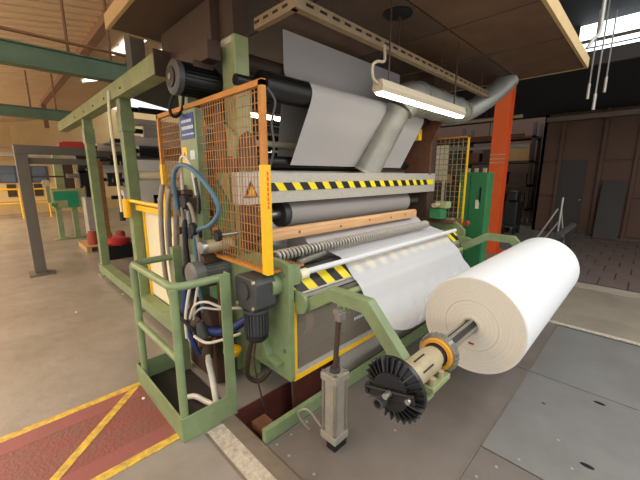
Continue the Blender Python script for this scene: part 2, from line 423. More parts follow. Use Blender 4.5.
# ================================================================== HOOD over the machine
hx0, hx1, hy0, hy1, hz = .94, 5.42, .75, 3.68, 3.0
hood = thing('extraction_hood', 'large flat brown hood with cream edge boards hanging over the whole machine', 'hood', ((hx0 + hx1) / 2, (hy0 + hy1) / 2, hz))
MB().box(hx0 + .03, hy0 + .03, hz + .02, hx1 - .03, hy1 - .03, hz + .06).build('ceiling_sheet', 'hood', hood)
MB().box(hx0, hy0, hz - .01, hx1, hy0 + .03, hz + .11).build('edge_board', 'fascia', hood)
MB().box(hx0, hy1 - .03, hz - .01, hx1, hy1, hz + .11).build('edge_board', 'fascia', hood)
MB().box(hx0, hy0 + .03, hz - .01, hx0 + .03, hy1 - .03, hz + .11).build('edge_board', 'fascia', hood)
MB().box(hx1 - .03, hy0 + .03, hz - .01, hx1, hy1 - .03, hz + .11).build('edge_board', 'fascia', hood)
xs = [hx0 + .03, 1.95, 3.15, 4.1, hx1 - .03]; ys = [hy0 + .03, 1.5, 2.2, hy1 - .03]
for i in range(4):
    for j in range(3):
        MB().box(xs[i] + .008, ys[j] + .008, hz - .004, xs[i + 1] - .008, ys[j + 1] - .008, hz + .02).build('soffit_panel', 'hood2' if (i + j) % 2 == 0 and j > 0 else 'hood', hood)
MB().cyl((2.56, 1.66, hz - .012), (2.56, 1.66, hz + .0), .12, n=28).build('vent_opening', 'black', hood)
MB().box(4.05, 1.45, hz - .03, 4.11, 3.6, hz - .004).build('seam_batten', 'hood2', hood)
for x in (1.5, 3.0, 4.6):
    MB().cyl((x, 2.9, hz + .06), (x, 2.9, 4.02 if x < 2 else 4.4), .015, n=6).build('hanger_rod', 'brown', hood)

# ================================================================== MACHINE
mc = thing('winding_machine', 'long green paper winding machine with rollers and striped cross beam under the brown hood', 'machine', (2.8, 4.0, 0))
A = dict(parent=mc)
# left side frame
sf = MB()
sf.prism([(1.59, .28), (1.59, 1.12), (1.72, 1.14), (2.0, 1.14), (2.3, 1.05), (2.3, .28)], 'x', 1.30, 1.345)
o = sf.build('side_frame', 'green', mc, bevel=.004)
MB().prism(strip([(2.12, .86), (1.95, .66), (1.78, .42), (1.66, .40)], .02), 'x', 1.24, 1.30).build('stiffening_rib', 'green', o)
for (y, z) in ((1.64, 1.05), (1.64, .5), (1.75, .98)): MB().cyl((1.29, y, z), (1.3, y, z), .013, n=8).build('bolt', 'steel', o)
MB().cyl((1.22, 1.72, .97), (1.3, 1.72, .97), .075, n=20).build('bearing_boss', 'green', o, True)
# right side frame
o = MB().prism([(1.68, .0), (1.62, 1.0), (1.8, 1.14), (2.3, 1.10), (2.3, 0)], 'x', 4.24, 4.3).build('side_frame', 'green', mc)
MB().box(4.18, 1.75, 1.08, 4.45, 2.35, 1.12).build('table_plate', 'rust', o)
# columns
o = MB().box(1.35, 2.20, 0, 1.47, 2.38, 2.95).build('column', 'pale_green', mc, bevel=.006)
MB().box(1.347, 2.23, 2.62, 1.351, 2.38, 2.66).build('white_tag', 'light_metal', o)
MB().box(1.345, 2.195, 2.67, 1.475, 2.385, 2.99).build('cap', 'brown', o)
MB().box(4.22, 2.15, 0, 4.42, 2.4, 2.95).build('column', 'brown', mc, bevel=.006)
MB().prism([(2.12, 1.7), (2.12, 2.1), (1.98, 2.4), (2.5, 2.6), (2.5, 1.7)], 'x', 4.18, 4.22).build('cheek_plate', 'rust', mc)
MB().prism([(1.33, 1.74), (1.48, 1.74), (1.48, 1.98), (1.42, 2.02), (1.36, 1.98)], 'y', 2.17, 2.2).build('gear_cover', 'rust', mc)
MB().box(1.33, 2.17, 1.12, 1.48, 2.2, 1.47).build('gear_cover', 'rust', mc)
# side plates behind the left guard
o = MB().prism([(2.22, 1.74), (2.2, 1.98), (2.35, 2.08), (2.48, 2.0), (2.48, 1.15), (2.3, 1.15), (2.3, 1.7)], 'x', 1.31, 1.345).build('cheek_plate', 'pale_green', mc)
MB().cyl((1.3, 2.25, 1.78), (1.37, 2.25, 1.78), .06, n=16).build('bearing_cap', 'rust', o, True)
MB().box(1.40, 1.95, 1.14, 1.44, 2.11, 1.42).build('cheek_plate', 'rust', mc)
MB().cyl((1.36, 2.02, 1.3), (1.42, 2.02, 1.3), .05, n=16).build('gear_cap', 'rust', mc, True)
MB().cyl((1.34, 1.96, 1.2), (1.42, 1.96, 1.2), .035, n=16).build('gear_cap', 'rust', mc, True)
MB().prism([(2.3, 1.72), (2.46, 1.72), (2.46, 2.15), (2.38, 2.2), (2.3, 2.0)], 'x', 1.29, 1.31).build('cover_plate', 'rust', mc)
MB().prism([(2.31, 1.16), (2.47, 1.16), (2.47, 1.66), (2.31, 1.5)], 'x', 1.29, 1.31).build('cover_plate', 'cab_green', mc)
o = MB().box(1.17, 2.50, 1.02, 1.24, 2.80, 2.2).build('panel_post', 'green', mc, bevel=.004)
MB().box(1.165, 2.53, 1.98, 1.17, 2.77, 2.17).build('name_plate', 'sign_blue', o)
for z, h, w in ((2.115, .022, .17), (2.065, .026, .19), (2.015, .012, .20)):
    npt = MB(); y = 2.745; 
    while y > 2.745 - w:
        l = random.uniform(.012, .03); npt.box(1.1645, y - l, z - h / 2, 1.1655, y, z + h / 2); y -= l + .006
    npt.build('name_plate_print', 'sign_pale', o)
MB().box(1.165, 2.68, 1.78, 1.17, 2.77, 1.92).build('warning_sticker', 'yellow', o)
MB().prism([(2.70, 1.83), (2.75, 1.83), (2.725, 1.88)], 'x', 1.163, 1.166).build('warning_mark', 'signal_k', o)
MB().box(1.165, 2.54, 1.82, 1.17, 2.62, 1.89).build('white_sticker', 'sign_pale', o)
MB().box(1.30, 2.30, .05, 1.36, 2.44, 1.15).build('frame_post', 'green', mc)
MB().box(1.30, 2.9, .05, 1.38, 3.08, 2.5).build('frame_post', 'green', mc)
MB().box(1.55, 2.0, .02, 1.6, 3.2, 1.1).build('inner_panel', 'cab_green', mc)
MB().box(1.42, 2.3, 1.15, 1.45, 3.2, 1.7).build('inner_panel', 'rust', mc)
# top frame along the machine and long left side frame
MB().box(1.28, 2.39, 2.62, 1.42, 3.3, 2.93).build('top_girder', 'brown', mc)
MB().box(1.2, 2.3, 2.5, 1.3, 2.95, 2.62).build('girder_bracket', 'brown', mc)
o = MB().prism([(1.15, 2.56), (1.3, 2.56), (1.3, 2.73), (1.15, 2.73)], 'y', 3.15, 8.6).build('top_beam', 'pale_green', mc, bevel=.004)
for y in (4.2, 4.9, 5.5, 6.1, 6.8): MB().cyl((1.14, y, 2.62), (1.15, y, 2.62), .012, n=8).build('bolt', 'brown', o)
MB().box(1.14, 3.13, 2.54, 1.31, 3.15, 2.75).build('end_plate', 'brown', o)
for y in (4.4, 6.4):
    o = MB().box(1.18, y, 0, 1.30, y + .14, 2.56).build('post', 'green', mc, bevel=.005)
    MB().box(1.14, y - .06, 0, 1.34, y + .2, .02).build('foot_plate', 'green', o)
    MB().box(1.17, y - .02, 2.2, 1.31, y + .16, 2.42).build('gusset_box', 'green', o)
    MB().box(4.1, y, 0, 4.22, y + .14, 2.56).build('post', 'green', mc)
MB().box(1.16, 2.4, .06, 1.3, 6.6, .2).build('floor_beam', 'green', mc, bevel=.004)
MB().box(4.1, 2.4, .06, 4.24, 6.6, .2).build('floor_beam', 'green', mc)
o = MB().tube(smoothpts([(1.14, 4.62, 2.66), (1.12, 4.62, 2.3), (1.13, 4.62, 1.25)], 4), .018).build('conduit', 'cream', mc, True)
MB().cyl((1.13, 4.62, 1.14), (1.13, 4.62, 1.25), .035, n=12).build('conduit_cap', 'blackrub', o)
MB().box(1.34, 6.68, .6, 1.42, 6.78, 1.95).build('rack_bar', 'wire', mc)
for k in range(11): MB().cyl((1.3, 6.7, .75 + k * .11), (1.36, 6.7, .75 + k * .11), .022, n=8).build('rack_knob', 'cast' if k % 3 == 0 else 'wire', mc)
# front cross beam with hazard tape
cb = MB().box(1.32, 2.12, 1.48, 4.36, 2.16, 1.72).box(1.32, 2.16, 1.70, 4.36, 2.5, 1.72).box(1.32, 2.16, 1.48, 4.36, 2.3, 1.49).build('cross_beam', 'light_metal', mc)
MB().box(1.50, 2.114, 1.575, 4.30, 2.12, 1.64).build('hazard_tape', 'signal_y', cb)
hz_b = MB()
for k in range(25):
    x = 1.51 + k * .178
    if x + .14 > 4.3: break
    hz_b.prism([(x, 1.64), (x + .09, 1.64), (x + .14, 1.575), (x + .05, 1.575)], 'y', 2.110, 2.115)
hz_b.build('hazard_stripes', 'signal_k', cb)
MB().prism([(1.32, 1.66), (1.32, 1.74), (4.36, 1.74), (4.36, 1.66)], 'y', 2.5, 2.53).build('back_lip', 'galv', cb)
# white end plate and triangle warning sign seen through the guard
MB().box(1.28, 2.13, 1.48, 1.32, 2.2, 1.72).build('end_cap', 'light_metal', cb)
tri = MB().prism([(1.325, 1.535), (1.445, 1.535), (1.385, 1.655)], 'y', 2.108, 2.12).build('warning_triangle', 'rust', cb)
MB().prism([(1.347, 1.548), (1.423, 1.548), (1.385, 1.628)], 'y', 2.104, 2.109).build('warning_face', 'ring_y', cb)
# rollers
def roller(y, z, r, x0, x1, m='paper_dg', ends='black', jr=.03):
    o = MB().cyl((x0, y, z), (x1, y, z), r, n=28).build('roller', m, mc, True)
    MB().cyl((1.345, y, z), (x0, y, z), jr, n=12).build('journal', ends, o, True)
    MB().cyl((x1, y, z), (4.24, y, z), jr, n=12).build('journal', ends, o, True)
    return o
o = roller(2.32, 1.36, .13, 1.85, 3.85, 'paper_dg', 'steel', .045)
MB().cyl((3.85, 2.32, 1.36), (3.93, 2.32, 1.36), .10, n=24).build('end_collar', 'black', o, True)
MB().cyl((1.79, 2.32, 1.36), (1.85, 2.32, 1.36), .115, n=24).build('end_collar', 'dgrey', o, True)
roller(2.18, 1.02, .16, 1.9, 3.9, 'paper_g', 'steel', .04)
roller(2.20, 2.37, .105, 1.56, 4.0, 'black', 'black', .04)
roller(2.56, 2.62, .08, 1.5, 4.1, 'brown')
roller(2.46, 1.82, .05, 1.5, 4.1, 'black')
roller(3.05, 2.05, .08, 1.5, 4.1, 'black')
roller(3.0, 2.5, .03, 1.5, 4.1, 'light_metal')
roller(3.1, 1.78, .10, 1.5, 4.1, 'brown')
roller(2.72, 2.0, .03, 1.5, 4.1, 'cream')
roller(3.0, 1.5, .12, 1.5, 4.1, 'dgrey')
roller(1.88, .955, .06, 1.4, 3.95, 'black', 'steel')
o = roller(1.92, .56, .15, 1.5, 4.1, 'dgrey', 'steel')
MB().cyl((1.62, 1.92, .56), (1.70, 1.92, .56), .152, n=28).build('tan_band', 'cardboard', o, True)
# spiral spreader roller
sp = MB().cyl((1.38, 1.86, 1.12), (3.7, 1.86, 1.12), .030, n=16).build('spiral_roller', 'dgrey', mc, True)
pts = []; turns = 62
for i in range(turns * 10 + 1):
    a = 2 * math.pi * i / 10; x = 1.4 + 2.28 * i / (turns * 10)
    pts.append((x, 1.86 + .036 * math.cos(a), 1.12 + .036 * math.sin(a)))
MB().tube(pts, .011, 5).build('spiral', 'light_metal', sp, True)
# wooden beam
wb = MB().prism([(2.02, 1.19), (2.02, 1.265), (2.035, 1.285), (2.07, 1.285), (2.08, 1.27), (2.08, 1.19)], 'x', 1.40, 3.72).build('wooden_beam', 'wood', mc, bevel=.004)
for x, z in ((1.78, 1.235), (2.3, 1.225), (2.75, 1.245), (3.15, 1.23), (3.45, 1.24)):
    MB().cyl((x, 2.0195, z), (x, 2.024, z), .012, n=10).build('knot', 'rust', wb)
# lower guide rods and striped bar
o = MB().cyl((1.40, 1.64, 1.03), (4.0, 1.64, 1.03), .022, n=14).build('guide_rod', 'paper_w', mc, True)
MB().box(1.345, 1.61, .97, 1.42, 1.67, 1.10).build('rod_clamp', 'green', o)
MB().cyl((1.43, 1.64, 1.02), (1.50, 1.64, 1.02), .04, n=14).build('rod_collar', 'cream', o, True)
MB().cyl((1.5, 1.72, 1.08), (1.85, 1.8, 1.08), .02, n=10).build('air_cylinder', 'steel', mc, True)
hb = MB().prism([(1.76, .995), (1.65, .87), (1.665, .855), (1.79, .96)], 'x', 1.345, 4.24).build('striped_bar', 'light_metal', mc)
n1 = Vector((1.76, .995)); n2 = Vector((1.65, .87)); nn = Vector((-.125, .11)).normalized() * .002
def on(t, lift): p = n1.lerp(n2, t) + nn * lift; return (p.x, p.y)
tape = MB(); blk = MB()
def quad(bd, xa, xb, xa2, xb2, lift):
    a = on(.12, lift); c = on(.92, lift)
    bd.add([(xa, a[0], a[1]), (xb, a[0], a[1]), (xb2, c[0], c[1]), (xa2, c[0], c[1])], [(0, 1, 2, 3)])
quad(tape, 1.35, 4.23, 1.35, 4.23, 1)
for k in range(15):
    x = 1.40 + k * .19; quad(blk, x, x + .095, x + .05, x + .145, 2)
tape.build('hazard_tape', 'signal_y', hb); blk.build('hazard_stripes', 'signal_k', hb)
MB().box(1.345, 1.645, .835, 4.24, 1.66, .858).build('edge_strip', 'light_metal', hb)
# gauze screen with yellow frame below
fr = MB().box(1.345, 1.60, .26, 1.375, 1.63, .85).box(1.375, 1.60, .26, 4.2, 1.63, .295).build('screen_frame', 'yellow', mc)
MB().box(1.375, 1.614, .295, 4.2, 1.618, .84).build('gauze_screen', 'screen', fr)
MB().box(1.375, 1.605, .295, 4.2, 1.612, .335).build('screen_lower_bar', 'light_metal', fr)
for k in range(5): MB().box(2.02 + k * .03, 1.609, .50, 2.04 + k * .03, 1.614, .525).build('print_mark', 'sign_pale', fr)
MB().box(1.5, 1.80, -.3, 4.2, 1.82, .28).build('base_panel', 'pit', mc)
MB().box(1.9, 1.66, .0, 4.2, 1.68, .26).build('base_panel', 'light_metal', mc)
MB().box(1.08, 1.62, -.35, 1.19, 1.76, .0).build('pit_block', 'rust', mc)
# printing section rollers and sheets further back
MB().cyl((1.31, 4.47, 1.69), (3.9, 4.47, 1.69), .055, n=20).build('roller', 'cream', mc, True)
for y, z, r, m in ((4.7, 2.5, .03, 'black'), (4.3, 2.44, .03, 'black'), (4.75, 2.25, .07, 'light_metal'), (5.0, 2.02, .08, 'black'), (5.3, 1.86, .08, 'dgrey'), (5.2, 2.42, .05, 'light_metal'), (5.7, 2.2, .09, 'paper_g'),
                   (5.8, 1.62, .12, 'dgrey'), (6.0, 1.35, .12, 'paper_g'), (6.5, 1.95, .09, 'black'), (6.9, 1.62, .12, 'dgrey'), (7.3, 2.2, .07, 'light_metal'), (7.6, 1.8, .1, 'paper_g'), (8.2, 2.1, .08, 'black')):
    roller(y, z, r, 1.5, 4.05, m)
MB().add([(1.42, 4.9, 1.9), (3.9, 4.9, 1.9), (3.9, 4.85, .95), (1.42, 4.85, .95), (1.42, 4.905, 1.9), (3.9, 4.905, 1.9), (3.9, 4.855, .95), (1.42, 4.855, .95)],
         [(0, 1, 2, 3), (7, 6, 5, 4), (0, 4, 5, 1), (1, 5, 6, 2), (2, 6, 7, 3), (3, 7, 4, 0)]).build('rear_web', 'paper_w', mc)
MB().add([(1.6, 5.7, 2.29), (3.9, 5.7, 2.29), (3.9, 7.3, 2.27), (1.6, 7.3, 2.27), (1.6, 5.7, 2.294), (3.9, 5.7, 2.294), (3.9, 7.3, 2.274), (1.6, 7.3, 2.274)],
         [(0, 1, 2, 3), (7, 6, 5, 4), (0, 4, 5, 1), (1, 5, 6, 2), (2, 6, 7, 3), (3, 7, 4, 0)]).build('rear_web', 'paper_w', mc)
o = MB().box(1.42, 4.3, 1.42, 2.2, 4.33, 1.46).box(1.42, 4.3, 1.25, 1.45, 4.33, 1.46).build('black_bracket', 'black', mc)
MB().prism([(4.7, 1.1), (6.3, 1.1), (6.3, .15), (4.7, .0)], 'x', 1.9, 1.94).build('inner_panel', 'dgrey', mc)

# ------------------------------------------------------------------ upper paper web
def sheet(name, prof, x0, x1, m, nx=24, wob=0, seed=0, th=.0015):
    rnd = random.Random(seed); pr = smoothpts([(0, y, z) for y, z in prof], 8); b = MB(); k = len(pr)
    for i, p in enumerate(pr):
        for j in range(nx + 1):
            t = j / nx; x = x0 + (x1 - x0) * t
            w = wob(t, i / (k - 1)) if wob else 0
            b.v.append((x, p.y, p.z + w))
    for i in range(k - 1):
        for j in range(nx):
            a = i * (nx + 1) + j; b.f.append((a, a + 1, a + nx + 2, a + nx + 1))
    return b
u = sheet('paper_web', [(2.46, 2.95), (2.457, 2.75), (2.455, 2.62), (2.42, 2.55), (2.32, 2.50), (2.21, 2.479), (2.13, 2.455), (2.092, 2.39), (2.10, 2.32), (2.15, 2.22), (2.24, 2.06), (2.39, 1.79)], 2.0, 3.9, 'web').build('paper_web', 'paper_g', None, True)  # shade under the hood is put into this sheet's grey
tag(u, 'paper sheet toned grey for hood shade, hanging from the black roller above the striped cross beam', 'paper')
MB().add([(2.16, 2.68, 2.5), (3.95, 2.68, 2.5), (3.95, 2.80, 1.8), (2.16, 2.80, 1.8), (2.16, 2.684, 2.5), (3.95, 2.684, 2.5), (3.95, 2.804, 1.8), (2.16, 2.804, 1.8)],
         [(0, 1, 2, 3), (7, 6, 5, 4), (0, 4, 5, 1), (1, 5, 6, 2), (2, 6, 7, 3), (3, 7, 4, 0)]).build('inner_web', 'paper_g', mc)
# ------------------------------------------------------------------ lower slack web
def wob(t, s):
    a = max(0, min(1, (s - .42) / .25)); e = max(0, 1 - abs(s - .72) / .2)
    return -.05 * e * math.sin(math.pi * t) * .6 + .020 * e * math.sin(46 * (t + .9 * s)) * (0.15 + .85 * t) + .006 * e * math.sin(97 * (t + .7 * s)) * t
pr = [(2.03, 1.085), (1.92, 1.05), (1.83, 1.028), (1.765, 1.012), (1.70, .946), (1.64, .880), (1.59, .842), (1.55, .80), (1.51, .735), (1.46, .665), (1.36, .59), (1.22, .56), (1.10, .60), (1.035, .68), (1.018, .76), (.99, .86)]
w = sheet('paper_web', pr, 2.02, 3.95, 'web', 90, wob).build('paper_web', 'web', None, True)
tag(w, 'thin white paper web sagging in a loop between the machine and the big roll', 'paper')

# ================================================================== ROLL, SHAFT, ARMS
AY, AZ = .696, .751
roll = thing('paper_roll', 'big white paper roll on a steel shaft in front of the machine', 'paper roll', (3.0, AY, AZ - .318))
rx0, rx1, RR = 2.07, 3.97, .318
MB().lathe([(0, .06), (0, .31), (.006, RR), (rx1 - rx0 - .006, RR), (rx1 - rx0, .31), (rx1 - rx0, .06)], (rx0, AY, AZ), n=96).build('wound_paper', 'paper_w', roll, True)
face = MB().pipe((rx0 - .003, AY, AZ), (rx0 + .001, AY, AZ), .3135, .052, 96).build('roll_end', 'paper_edge', roll)
for i, r in enumerate((.085, .115, .142, .166, .185, .2, .215, .226, .24, .252, .263, .275, .284, .293, .303)):
    rr = r + random.uniform(-.003, .003); c = [(rx0 - .003, AY + rr * math.cos(a * R(5)), AZ + rr * math.sin(a * R(5))) for a in range(72)]
    MB().tube(c, .0008 if i != 3 else .0026, 4, True).build('layer_ridge', 'paper_line', face)
MB().pipe((rx0 - .012, AY, AZ), (rx0 + .3, AY, AZ), .056, .046, 32).build('core_tube', 'paper_line', roll, True)
b = MB().box(rx0 - .006, AY - .03, AZ - .125, rx0 - .003, AY + .005, AZ - .113).build('red_mark', 'red', face)
MB().pipe((rx1 - .001, AY, AZ), (rx1 + .003, AY, AZ), .3135, .052, 64).build('roll_end', 'paper_edge', roll)

sh = thing('winding_shaft', 'steel winding shaft with black finned brake disc through the paper roll', 'shaft', (1.6, AY, AZ))
s0 = MB().cyl((1.18, AY, AZ), (4.45, AY, AZ), .036, n=24).build('shaft_core', 'dark', sh, True)
for a in (30, 100, 170, 240, 310):
    c, q = math.cos(R(a)) * .037, math.sin(R(a)) * .037
    MB().bar((1.66, AY + c, AZ + q), (2.2, AY + c, AZ + q), .018, .018, up=(0, c, q)).build('expanding_strip', 'steel', s0, bevel=.003)
MB().lathe([(0, .05), (.0, .062), (.03, .066), (.29, .066), (.30, .058), (.33, .058), (.33, .05)], (1.225, AY, AZ)).build('bearing_sleeve', 'cast', sh, True)
for a in (95, 150):
    c, q = math.cos(R(a)) * .0665, math.sin(R(a)) * .0665
    MB().bar((1.33, AY + c, AZ + q), (1.43, AY + c, AZ + q), .008, .004, up=(0, c, q)).build('sleeve_slot', 'dark', sh)
MB().lathe([(0, .045), (0, .062), (.05, .06), (.05, .045)], (1.55, AY, AZ)).build('seal_ring', 'blackrub', sh, True)
rg = MB().pipe((1.59, AY, AZ), (1.635, AY, AZ), .102, .06, 48).build('chuck_ring', 'steel', sh, True)
MB().pipe((1.575, AY, AZ), (1.591, AY, AZ), .088, .066, 48).build('ring_face', 'ring_y', rg)
for k in range(24):
    a = 2 * math.pi * k / 24; MB().box(1.595, AY + .104 * math.cos(a) - .004, AZ + .104 * math.sin(a) - .004, 1.63, AY + .104 * math.cos(a) + .004, AZ + .104 * math.sin(a) + .004).build('ring_tooth', 'steel', rg)
# brake disc
bd = MB().lathe([(0, .085), (.0, .10), (.022, .143), (.036, .147), (.044, .143), (.044, .08)], (1.155, AY, AZ), n=64).build('brake_disc', 'black', sh, True)
for k in range(28):
    a = 2 * math.pi * k / 28; ca, sa = math.cos(a), math.sin(a)
    MB().bar((1.150, AY + .088 * ca, AZ + .088 * sa), (1.168, AY + .15 * ca, AZ + .15 * sa), .006, .022, up=(1, 0, 0)).build('cooling_fin', 'dgrey' if k % 5 == 0 else 'black', bd)
MB().cyl((1.135, AY, AZ), (1.16, AY, AZ), .088, n=40).build('hub_cover', 'blackrub', bd, True)
bar = MB().prism(strip([(AY + .125, AZ - .035), (AY - .125, AZ + .03)], .046), 'x', 1.115, 1.135).build('lever_bar', 'black', bd, bevel=.008)
MB().cyl((1.10, AY - .105, AZ + .025), (1.14, AY - .105, AZ + .025), .012, n=10).build('bolt', 'steel', bar)
MB().cyl((1.105, AY + .105, AZ - .03), (1.14, AY + .105, AZ - .03), .01, n=10).build('bolt', 'black', bar)
MB().pipe((1.07, AY + .02, AZ - .035), (1.116, AY + .02, AZ - .035), .026, .018, 20).build('air_port', 'dgrey', bar, True)
MB().cyl((1.08, AY - .01, AZ + .012), (1.115, AY - .01, AZ + .012), .014, n=12).build('knob', 'steel', bar)
MB().lathe([(0, .06), (0, .09), (.03, .085), (.045, .068), (.045, .05)], (1.199, AY, AZ)).build('disc_flange', 'black', sh, True)

def arm(x0, x1, label):
    t = thing('swing_arm', label, 'arm', ((x0 + x1) / 2, 1.57, .78))
    MB().prism(strip([(1.585, .80), (1.31, .975), (1.035, .975), (.66, .575)], .085), 'x', x0, x1).build('arm_tube', 'green', t, bevel=.005)
    s = -1 if x0 < 2 else 1; xi = x0 if s < 0 else x1
    n = 10; poly = [(1.76, .93), (1.62, .93)] + [(1.56 - .075 * math.sin(math.pi * i / n) * 1.0, .855 + .075 * math.cos(math.pi * i / n)) for i in range(n + 1)] + [(1.74, .78)]
    hp = MB().prism(poly, 'x', xi - .0, xi + s * .03).build('hinge_plate', 'green', t, bevel=.004)
    for (y, z) in ((1.70, .88), (1.66, .83)): MB().cyl((xi + s * .03, y, z), (xi + s * .04, y, z), .012, n=8).build('bolt', 'brown', hp)
    br = MB().box(x0 - (0 if s < 0 else .1), AY - .085, AZ - .105, x1 + (.13 if s < 0 else 0), AY + .07, AZ - .075).build('bearing_bracket', 'pale_green', t, bevel=.004)
    for xx in (x0 + .035, x1 + .06):
        MB().cyl((xx, AY - .06, AZ - .075), (xx, AY - .06, AZ - .04), .018, n=8).build('bracket_bolt', 'cast', br)
    return t
la = arm(1.39, 1.455, 'bent green swing arm carrying the near end of the roll shaft beside the brake disc')
MB().box(1.40, 1.19, .90, 1.445, 1.25, .945).build('cylinder_lug', 'green', la)
ra = arm(4.12, 4.185, 'bent green swing arm at the far end of the roll beside the green cabinet')
tag(MB().cyl((1.455, 1.59, .782), (4.12, 1.59, .782), .025, n=16).build('cross_tube', 'pale_green', None, True), 'pale green cross tube joining the two swing arms under the white web', 'tube')

pc = thing('pneumatic_cylinder', 'square silver pneumatic cylinder standing on the steel plates under the near swing arm', 'cylinder', (1.345, 1.215, 0))
CX, CY = 1.345, 1.215
bd_ = MB().box(CX - .048, CY - .048, .10, CX + .048, CY + .048, .47).build('barrel', 'alu', pc)
for sx in (-1, 1):
    for sy in (-1, 1): MB().cyl((CX + sx * .05, CY + sy * .05, .06), (CX + sx * .05, CY + sy * .05, .53), .011, n=8).build('tie_rod', 'steel', bd_, True)
MB().box(CX - .064, CY - .064, .47, CX + .064, CY + .064, .52).build('head_block', 'alu', pc, bevel=.005)
MB().box(CX - .064, CY - .064, .06, CX + .064, CY + .064, .11).build('head_block', 'alu', pc, bevel=.005)
MB().cyl((CX, CY, .52), (CX, CY, .545), .033, n=20).build('gland', 'dgrey', pc, True)
rd = MB().cyl((CX, CY, .54), (CX + .03, CY, .86), .016, n=14).build('piston_rod', 'brown', pc, True)
cl = MB().box(CX + .01, CY - .025, .84, CX + .07, CY + .025, .90).build('clevis', 'steel', pc, bevel=.006)
MB().cyl((CX + .0, CY, .905), (CX + .075, CY, .905), .02, n=12).build('clevis_pin', 'steel', cl, True)
MB().box(CX - .05, CY - .05, 0, CX + .06, CY + .02, .06).build('foot_lug', 'black', pc)
tag(MB().tube(smoothpts([(1.30, 1.4, .02), (1.26, 1.44, .10), (1.24, 1.44, .17), (1.27, 1.38, .2), (1.30, 1.30, .12), (1.31, 1.27, .10)], 5), .008).build('air_hose', 'grey_hose', None, True), 'thin grey air hose looping from the floor plate to the silver cylinder', 'hose')

# ================================================================== GUARDS
def guard(name, label, x, ya, yb, za, zb, px, pz, fm, wm, skip=None, thick=.028, wr=.0022):
    t = thing(name, label, 'guard', (x, (ya + yb) / 2, za))
    h = thick / 2
    return t
gl = thing('mesh_guard', 'orange wire mesh guard with yellow taped post on the machine side above the gearbox', 'guard', (1.2, 2.4, 1.08))
gx = 1.2; h = .016
fp = MB().box(gx - h, 1.66, 1.07, gx + h, 1.695, 2.24).build('guard_post', 'orange_g', gl)
yb_ = MB().box(gx - .024, 1.645, 1.07, gx + .022, 1.70, 1.76).build('yellow_sleeve', 'yellow', fp)
tp = MB()
zz = 1.72
while zz > 1.5:
    l = random.uniform(.012, .026); tp.box(gx - .008, 1.643, zz - l, gx + .004, 1.646, zz); zz -= l + .007
tp.build('sleeve_print', 'orange', fp)
rp = MB().box(gx - h, 3.30, 1.42, gx + h, 3.335, 2.24).build('guard_post', 'orange_g', gl)
MB().box(gx - .02, 3.29, 1.1, gx + .02, 3.345, 1.8).build('yellow_sleeve', 'yellow', rp)
MB().box(gx - h, 1.66, 2.21, gx + h, 3.335, 2.245).build('top_rail', 'orange_g', gl)
MB().box(gx - h, 1.695, 1.07, gx + h, 2.36, 1.095).build('bottom_rail', 'orange_g', gl)
MB().box(gx - h, 2.345, 1.07, gx + h, 2.37, 1.3).build('bottom_rail', 'orange_g', gl)
wm = MB(); y = 1.72
while y < 3.3:
    if not 2.47 < y < 2.83:
        wm.bar((gx, y, 1.09 if y < 2.36 else 1.45), (gx, y, 2.22), .0045, .0045)
    y += .035
z = 1.13
while z < 2.2:
    wm.bar((gx, 1.69, z), (gx, 2.50, z), .0045, .0045)
    if z > 1.45: wm.bar((gx, 2.80, z), (gx, 3.3, z), .0045, .0045)
    z += .062
wm.build('wire_mesh', 'wire', gl, kind='stuff')
gr = MB().box(gx + h, 1.66, 1.07, 1.50, 1.675, 1.085).box(gx + h, 1.84, 1.07, 1.5, 1.855, 1.085)
for k in range(7): gr.box(1.24 + k * .04, 1.675, 1.075, 1.246 + k * .04, 1.84, 1.081)
for k in range(4): gr.box(gx + h, 1.70 + k * .035, 1.075, 1.5, 1.705 + k * .035, 1.081)
gr.build('bottom_grille', 'wire', gl, kind='stuff')
MB().tube(smoothpts([(1.225, 1.66, 2.2), (1.25, 1.62, 2.12), (1.235, 1.64, 2.0), (1.24, 1.63, 1.86), (1.22, 1.66, 1.72)], 5), .007).build('guard_cable', 'dgrey', gl, True)

gr_ = thing('mesh_guard', 'dull wire mesh guard with thin yellow frame beside the green cabinet', 'guard', (4.5, 2.1, 1.08))
gx2 = 4.5
MB().box(gx2 - .01, 1.75, 1.0, gx2 + .01, 1.77, 2.2).build('guard_post', 'yellow', gr_)
MB().box(gx2 - .014, 2.45, 1.0, gx2 + .014, 2.48, 2.2).build('guard_post', 'wire_g', gr_)
MB().box(gx2 - .01, 1.75, 2.18, gx2 + .014, 2.48, 2.2).build('top_rail', 'orange_g', gr_)
MB().box(gx2 - .014, 1.78, 1.05, gx2 + .014, 2.45, 1.08).build('bottom_rail', 'orange_g', gr_)
MB().box(gx2 - .006, 1.82, 1.05, gx2 + .006, 1.832, 1.6).build('yellow_strip', 'yellow', gr_)
wm = MB(); y = 1.83
while y < 2.45: wm.bar((gx2, y, 1.08), (gx2, y, 2.18), .007, .007); y += .062
z = 1.12
while z < 2.17: wm.bar((gx2, 1.78, z), (gx2, 2.46, z), .007, .007); z += .072
wm.build('wire_mesh', 'wire_g', gr_, kind='stuff')
MB().box(4.42, 1.76, .0, 4.46, 1.82, 1.05).build('guard_leg', 'green', gr_)
MB().cyl((4.46, 1.70, 1.06), (4.54, 1.70, 1.06), .035, n=10).build('red_knob', 'redbrown', gr_, True)

